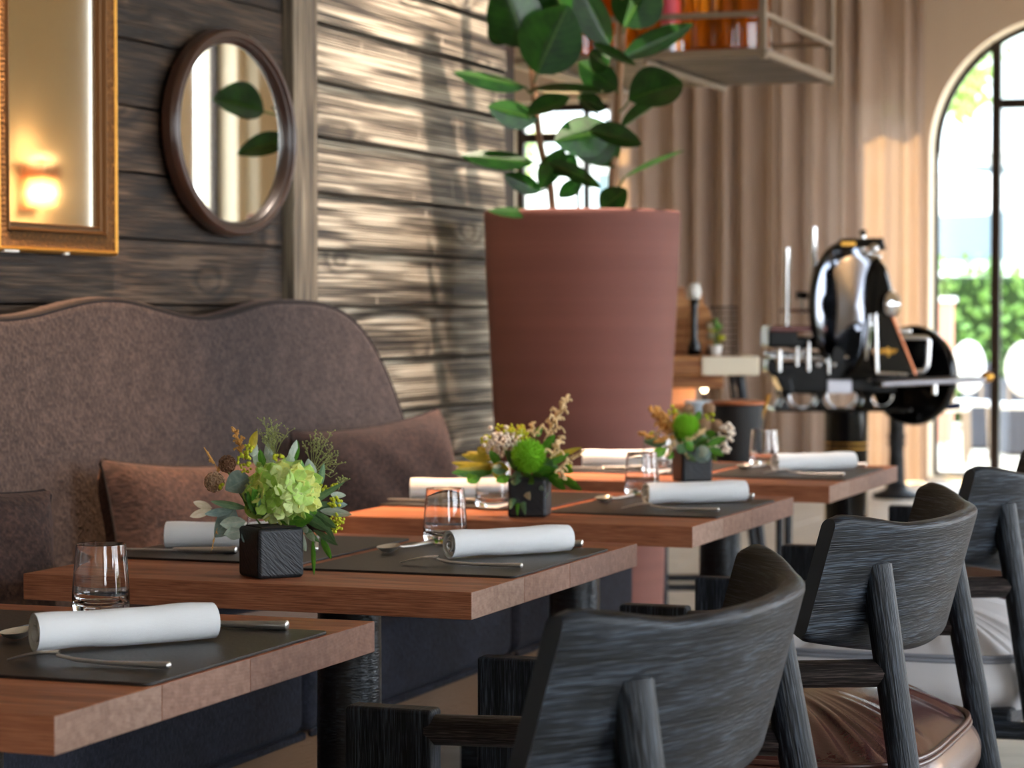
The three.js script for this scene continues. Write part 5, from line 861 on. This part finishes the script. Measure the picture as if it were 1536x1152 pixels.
// ------------------------------------------------------------------ butcher block, wine cooler and small things behind the tables
{
  const Z = 9.6, q = Z / FOC, c = at(1070, 470, Z), Yp = (py) => 1.18 + (470 - py) * q, X = (px) => (px - 1070) * q;
  const F = (px, y, dz = 0) => { const p = V(X(px), 0, dz).applyAxisAngle(UP, YAW); return V(c.x + p.x, y, c.z + p.z); };
  const slabTop = Yp(533), wb = wood(141, { w: 512, h: 128, mu: 0.8, mv: 0.3, dark: [110, 64, 36], mid: [176, 116, 68], light: [220, 168, 112], rings: 6 });
  const wm = std({ map: wb.map, roughness: 0.6 }), pale = std({ color: rgb(246, 234, 210), roughness: 0.7 });  // second material: sunlight on the block's end, put into its colour
  const t = thing('butcher_block', 'wooden butcher block with sunlight coloured into its end on a black stand behind the planter', 'table', F(1066, 0, 0), YAW);
  part('block', move(rbox(0.42, 0.075, 0.4, 0.008), -0.09, slabTop - 0.0375, 0), wm, t); part('painted_sunlit_end', move(rbox(0.22, 0.073, 0.4, 0.006), 0.06, slabTop - 0.0375, 0.012), pale, t); part('apron', move(rbox(0.26, 0.05, 0.3, 0.006), -0.09, slabTop - 0.1, 0), wm, t);
  for (const x of [-0.24, 0.1]) for (const z of [0.15, -0.15]) part('leg', bar(V(x + (x > 0 ? 0.12 : -0.04), 0, z * 1.2), V(x, slabTop - 0.07, z), 0.016, 0.02), M.blackWood, t);
  for (const z of [0.17, -0.17]) part('stretcher', bar(V(-0.27, 0.12, z), V(0.19, 0.12, z), 0.014), M.blackWood, t);
  const pepper = thing('pepper_mill', 'white-topped black pepper mill on the butcher block', 'pepper mill', F(1040, slabTop, 0.05), 0);
  part('body', lathe([[0, 0], [0.024, 0], [0.026, 0.03], [0.014, 0.07], [0.013, 0.18], [0.02, 0.22], [0, 0.222]], 24), M.gloss, pepper); part('cap', move(lathe([[0, 0], [0.024, 0], [0.026, 0.03], [0.02, 0.058], [0, 0.064]], 24), 0, 0.222, 0), M.white, pepper);
  const board = (label, px, dz, turn, w, h) => { const b = thing('cutting_board', label, 'cutting board', F(px, slabTop, dz), YAW + turn); const s = new THREE.Shape(); s.moveTo(-w / 2, 0); s.lineTo(w / 2, 0); s.bezierCurveTo(w / 2 + 0.015, h * 0.5, w * 0.4, h * 0.8, w * 0.16, h * 0.84); s.lineTo(w * 0.14, h); s.lineTo(-w * 0.14, h); s.lineTo(-w * 0.16, h * 0.84); s.bezierCurveTo(-w * 0.4, h * 0.8, -w / 2 - 0.015, h * 0.5, -w / 2, 0); const m = part('board', extrude(s, 0.022, 0.004, 2), wm, b); m.rotation.x = -0.06; };
  board('wooden cutting board standing left of the pepper mill', 1024, -0.13, 0.1, 0.15, 0.27); board('rounded wooden cutting board standing right of the pepper mill', 1050, 0.0, -0.1, 0.1, 0.24);
  const bk = thing('wire_basket', 'black wire basket standing on the butcher block', 'basket', F(1087, slabTop, -0.1), YAW);
  const gs = []; const bw = 0.11, bh = 0.19; for (let i = 0; i <= 10; i++) for (const z of [0.06, -0.06]) { gs.push(bar(V(-bw / 2 + i * bw / 10, 0, z), V(-bw / 2 + i * bw / 10, bh, z), 0.0016, 0.0016, 5)); } for (let i = 0; i <= 8; i++) for (const z of [0.06, -0.06]) gs.push(bar(V(-bw / 2, i * bh / 8, z), V(bw / 2, i * bh / 8, z), 0.0016, 0.0016, 5)); for (let i = 0; i <= 8; i++) for (const x of [-bw / 2, bw / 2]) gs.push(bar(V(x, i * bh / 8, 0.06), V(x, i * bh / 8, -0.06), 0.0016, 0.0016, 5));
  part('wires', join(gs), M.darkMetal, bk); const rm = [V(-bw / 2, bh, 0.06), V(bw / 2, bh, 0.06), V(bw / 2, bh, -0.06), V(-bw / 2, bh, -0.06), V(-bw / 2, bh, 0.06)]; for (let i = 0; i < 4; i++) part('rim', bar(rm[i], rm[i + 1], 0.003), M.darkMetal, bk);
  const pos = F(1072, slabTop, 0.03), fb = thing('flower_posy', 'small yellow and pink flowers before the wire basket', 'flowers', pos);
  part('pot', lathe([[0, 0], [0.022, 0], [0.028, 0.04], [0.02, 0.04], [0, 0.035]], 20), M.white, fb); for (let i = 0; i < 9; i++) part('flower', clusterGeo(V(rr(-0.025, 0.03), rr(0.07, 0.15), rr(-0.02, 0.02)), 0.012, 8, 0.008), [M.blossom, M.creamLeaf, M.green][i % 3], fb);
  for (let i = 0; i < 6; i++) part('stem', bar(V(0, 0.03, 0), V(rr(-0.03, 0.03), rr(0.08, 0.13), rr(-0.02, 0.02)), 0.0015), M.stemG, fb);
  // little glowing lamp and plate on a lower stand, with the wine cooler
  const Z2 = 8.8, q2 = Z2 / FOC, c2 = at(1095, 470, Z2), Y2 = (py) => 1.18 + (470 - py) * q2;
  const F2 = (px, y, dz = 0) => { const p = V((px - 1095) * q2, 0, dz).applyAxisAngle(UP, YAW); return V(c2.x + p.x, y, c2.z + p.z); };
  const st = thing('side_stand', 'black side stand carrying the wine cooler', 'stand', F2(1085, 0), YAW); const sy = Y2(702); part('top', move(rbox(0.5, 0.03, 0.36, 0.006), 0, sy - 0.015, 0), M.blackWood, st); for (const x of [-0.22, 0.22]) for (const z of [-0.14, 0.14]) part('leg', bar(V(x, 0, z), V(x, sy - 0.03, z), 0.014), M.blackWood, st);
  const wc = thing('wine_cooler', 'black wine cooler bucket with a copper rim', 'wine cooler', F2(1108, sy), YAW); const wh = Y2(601) - sy; part('bucket', lathe([[0, 0], [0.072, 0], [0.078, 0.01], [0.098, wh - 0.012], [0.094, wh - 0.012], [0.074, 0.02], [0, 0.02]], 40), std({ color: rgb(18, 17, 18), roughness: 0.55 }), wc); part('rim', move((() => { const g = new THREE.TorusGeometry(0.0975, 0.006, 8, 48); g.rotateX(Math.PI / 2); return g; })(), 0, wh - 0.008, 0), M.copper, wc); part('lid', move(lathe([[0, 0.012], [0.05, 0.01], [0.094, 0.002], [0.094, 0], [0, 0]], 40), 0, wh - 0.006, 0), M.copper, wc);
  const tg = thing('tongs', 'thin pale tongs leaning on the wine cooler', 'tongs', F2(1137, sy + 0.1, 0.03), YAW); part('arm', bar(V(-0.02, 0, 0), V(0.035, wh - 0.075, 0), 0.004), M.gold, tg); part('arm', bar(V(-0.014, 0, 0.012), V(0.039, wh - 0.075, 0.006), 0.004), M.gold, tg);
  const sd = thing('small_dish', 'small pale blue footed dish beside the wine cooler', 'dish', F2(1046, sy, 0.02), YAW); part('bowl', lathe([[0, 0], [0.03, 0], [0.008, 0.01], [0.008, wh - 0.05], [0.04, wh - 0.02], [0.05, wh], [0.046, wh], [0.03, wh - 0.02], [0, wh - 0.03]], 32), std({ color: rgb(200, 216, 228), roughness: 0.3 }), sd);
  const lp = thing('table_lamp', 'tiny glowing lamp under the butcher block', 'lamp', F(1056, Yp(608), 0.02), YAW); part('foot', move(cyl(0.03, 0.03, 0.012), 0, 0.006, 0), M.darkMetal, lp); part('stem', bar(V(0, 0.01, 0), V(0, 0.05, 0), 0.006), M.darkMetal, lp); const gl = new THREE.SphereGeometry(0.02, 20, 14); gl.scale(0.8, 1.3, 0.8); gl.translate(0, 0.074, 0); part('bulb', gl, std({ color: 0xffffff, emissive: rgb(255, 226, 180), emissiveIntensity: 5 }), lp);
  const pl = new THREE.PointLight(new THREE.Color(1, 0.7, 0.4), 0.1, 0, 2); pl.position.copy(F(1056, Yp(608) + 0.074, 0.02)); pl.castShadow = true; scene.add(pl);
  part('shelf', move(rbox(0.36, 0.02, 0.32, 0.004), -0.08, Yp(608) - 0.01, 0), wm, t);
  const tile = part('back_panel', move(rbox(0.2, 0.16, 0.02, 0.003), -0.15, Yp(580), -0.12), std({ color: rgb(214, 160, 122), roughness: 0.9 }), t); void tile;
  // turned post table farther back
  const pt = thing('pedestal_table', 'dark round table on a turned post, far behind the flywheel', 'table', (() => { const p = at(1346, 470, 15.6); return V(p.x, 0, p.z); })());
  part('post', lathe([[0, 0], [0.15, 0], [0.15, 0.03], [0.07, 0.06], [0.055, 0.12], [0.048, 0.3], [0.05, 0.33], [0.062, 0.35], [0.05, 0.37], [0.062, 0.39], [0.05, 0.42], [0.055, 0.7], [0, 0.7]], 24), M.blackWood, pt); part('top', move(cyl(0.13, 0.13, 0.03, 40), 0, 0.7, 0), M.blackWood, pt);
}

// ------------------------------------------------------------------ the garden outside
{
  const g = struct('terrace'); part('paving', move(rbox(26, 0.2, 14, 0.01), -4, -0.112, Z_BACK - 7.4), std({ color: rgb(214, 200, 178), roughness: 0.9 }), g); part('paving', move(rbox(8, 0.2, 22, 0.01), X_RIGHT + 4.4, -0.112, -7), std({ color: rgb(190, 184, 172), roughness: 0.9 }), g);
  const lf = leafMat([96, 146, 62], [166, 204, 110], [190, 214, 140], 231, 0.5, 0.35), lf2 = leafMat([140, 176, 84], [214, 226, 140], [220, 230, 170], 232, 0.5, 0.35);
  const hedge = (label, x0, x1, z, h, n, mat, name = 'hedge') => { const o = thing(name, label, 'hedge', V((x0 + x1) / 2, 0, z)); const w = x1 - x0, gs = [];
    part('core', move(rbox(w * 0.94, h * 0.86, 0.5, 0.1, 2), 0, h * 0.46, 0), std({ color: rgb(38, 62, 24), roughness: 1 }), o);
    for (let i = 0; i < n; i++) { const b = V(rr(-w / 2, w / 2), rr(0.05, h), rr(0.1, 0.45)), e = b.clone().add(V(rr(-0.12, 0.12), rr(-0.06, 0.12), rr(-0.02, 0.12))); const q = leafGeo(b, e, 0.035, { roll: rr(-1, 1), nu: 2, nv: 4 }); gs.push(q); }
    const m = part('foliage', join(gs), mat, o); m.userData.kind = 'stuff'; };
  hedge('clipped green hedge beyond the arched door', -5.2, 0.5, -25.4, 1.75, 2600, lf); hedge('green hedge beyond the window behind the fig', -9.5, -5.4, -23.2, 0.8, 700, lf2);
  const tree = (label, x, z, h, R, n, mat) => { const o = thing('garden_tree', label, 'tree', V(x, 0, z)); part('trunk', bar(V(0, 0, 0), V(0.1, h - R * 0.5, 0), 0.09, 0.05), M.post, o); const gs = []; for (let i = 0; i < n; i++) { const d = V(rr(-1, 1), rr(-1, 1), rr(-1, 1)).normalize().multiplyScalar(R * Math.pow(rnd(), 0.4)); const b = V(0.1 + d.x, h + d.y * 0.8, d.z), e = b.clone().add(V(rr(-0.2, 0.2), rr(-0.2, 0.1), rr(-0.2, 0.2))); gs.push(leafGeo(b, e, 0.05, { roll: rr(-1.4, 1.4), nu: 2, nv: 4 })); } const m = part('foliage', join(gs), mat, o); m.userData.kind = 'stuff'; };
  tree('sunlit garden tree seen through the top of the arched door', -1.2, -26.75, 4.1, 0.95, 1800, lf2); tree('garden tree seen through the left part of the arch', -5.0, -26.75, 3.9, 0.8, 800, lf2); tree('garden tree seen through the window behind the fig', -10.6, -26, 3.4, 1.3, 1300, lf2);
  // pale villa across the garden
  const v = thing('villa', 'pale villa with tall white columns beyond the hedge', 'building', V(-4, 0, -29)); part('wall', move(rbox(20, 6, 0.4, 0.02), 0, 3, 0), std({ color: rgb(240, 244, 246), roughness: 0.9 }), v);
  for (let i = 0; i < 7; i++) part('column', move(cyl(0.2, 0.18, 5.6, 20), -6 + i * 2.05, 2.8, 0.9), M.white, v); for (const y of [1.6, 3.1, 4.6]) part('cornice', move(rbox(20, 0.16, 0.5, 0.02), 0, y, 0.3), M.white, v);
  for (let i = 0; i < 6; i++) { const w = part('window', move(rbox(0.9, 1.1, 0.1, 0.02), -5 + i * 2.05, 2.35, 0.2), std({ color: rgb(120, 140, 150), roughness: 0.2 }), v); void w; }
  // parasol
  const pc = at(1345, 262, 23), pr = thing('parasol', 'big white parasol open over the terrace', 'parasol', V(pc.x, 0, pc.z)); const py = at(1470, 292, 23).y;
  const cn = new THREE.CylinderGeometry(0.06, 1.0, 0.36, 8, 1, true); cn.translate(0, py + 0.28, 0); part('canopy', cn, phy({ color: rgb(248, 246, 240), roughness: 0.9, transmission: 0.35, thickness: 0 }), pr);
  const vl = new THREE.CylinderGeometry(1.0, 1.0, 0.34, 8, 1, true); vl.translate(0, py, 0); part('valance', vl, pr.children[0].material, pr); part('pole', bar(V(0, 0, 0), V(0, py + 0.5, 0), 0.025), M.white, pr); part('base', move(cyl(0.25, 0.25, 0.06), 0, 0.03, 0), M.darkMetal, pr);
  for (let i = 0; i < 8; i++) { const a = i * Math.PI / 4; part('rib', bar(V(0, py + 0.44, 0), V(Math.sin(a) * 0.98, py + 0.1, Math.cos(a) * 0.98), 0.008), M.white, pr); }
  // terracotta column, planters, terrace chairs
  const onFloor = (px, z) => { const p = at(px, 470, z); return V(p.x, 0, p.z); };
  const tc = thing('brick_pillar', 'terracotta coloured garden pillar beside the arched door', 'pillar', onFloor(1417, 22.4)); part('shaft', move(rbox(0.15, 1.28, 0.15, 0.01), 0, 0.64, 0), std({ color: rgb(206, 142, 118), roughness: 0.9 }), tc); part('cap', move(rbox(0.2, 0.05, 0.2, 0.01), 0, 1.305, 0), M.white, tc);
  const dk = std({ color: rgb(74, 76, 84), roughness: 0.8 });
  const plant = (label, px, z, w, h) => { const o = thing('planter_box', label, 'planter', onFloor(px, z), YAW); part('box', move(rbox(w, h, 0.4, 0.01), 0, h / 2, 0), dk, o); for (let i = 0; i < 5; i++) part('slat', move(rbox(w / 5 - 0.015, h - 0.04, 0.02, 0.004), -w / 2 + w / 10 + i * w / 5, h / 2, 0.21), dk, o); part('rim', move(rbox(w + 0.03, 0.04, 0.43, 0.006), 0, h - 0.0, 0), dk, o); };
  plant('dark slatted planter box outside, left of the door post', 1470, 21.6, 0.24, 0.72); plant('dark slatted planter box outside, right of the door post', 1530, 20.6, 0.28, 0.6);
  const chair = (label, px, z, turn) => { const o = thing('terrace_chair', label, 'chair', onFloor(px, z), turn); const wh = M.white; part('seat', move(rbox(0.46, 0.05, 0.44, 0.02), 0, 0.44, 0), wh, o); const pad = new THREE.SphereGeometry(0.19, 24, 16); pad.scale(0.8, 1.15, 0.14); pad.translate(0, 0.74, -0.22); part('backrest', pad, wh, o); for (const x of [-0.19, 0.19]) for (const z2 of [-0.18, 0.18]) part('leg', bar(V(x * 1.1, 0, z2 * 1.1), V(x, 0.42, z2), 0.014), M.bronzeFrame, o); for (const x of [-0.2, 0.2]) part('back_post', bar(V(x * 0.6, 0.44, -0.2), V(x * 0.6, 0.6, -0.22), 0.012), M.bronzeFrame, o); };
  chair('white oval-backed terrace chair left of the door post', 1410, 19.2, YAW + 2.9); chair('white oval-backed terrace chair close behind the first', 1436, 20.2, YAW - 2.9); chair('white terrace chair outside, right of the door post', 1530, 19.6, YAW + 3.1);
  // aisle side garden, for the mirrors and the light
  hedge('low hedge along the aisle side terrace', -3, 3, -5, 1.1, 500, lf, 'side_hedge'); scene.children.at(-1).position.set(X_RIGHT + 6.5, 0, -7); scene.children.at(-1).rotation.y = -Math.PI / 2;
}

scene.traverse((o) => { if (o.isMesh && !o.userData.kind && o.name === 'pane') o.castShadow = true; });
renderer.render(scene, camera);
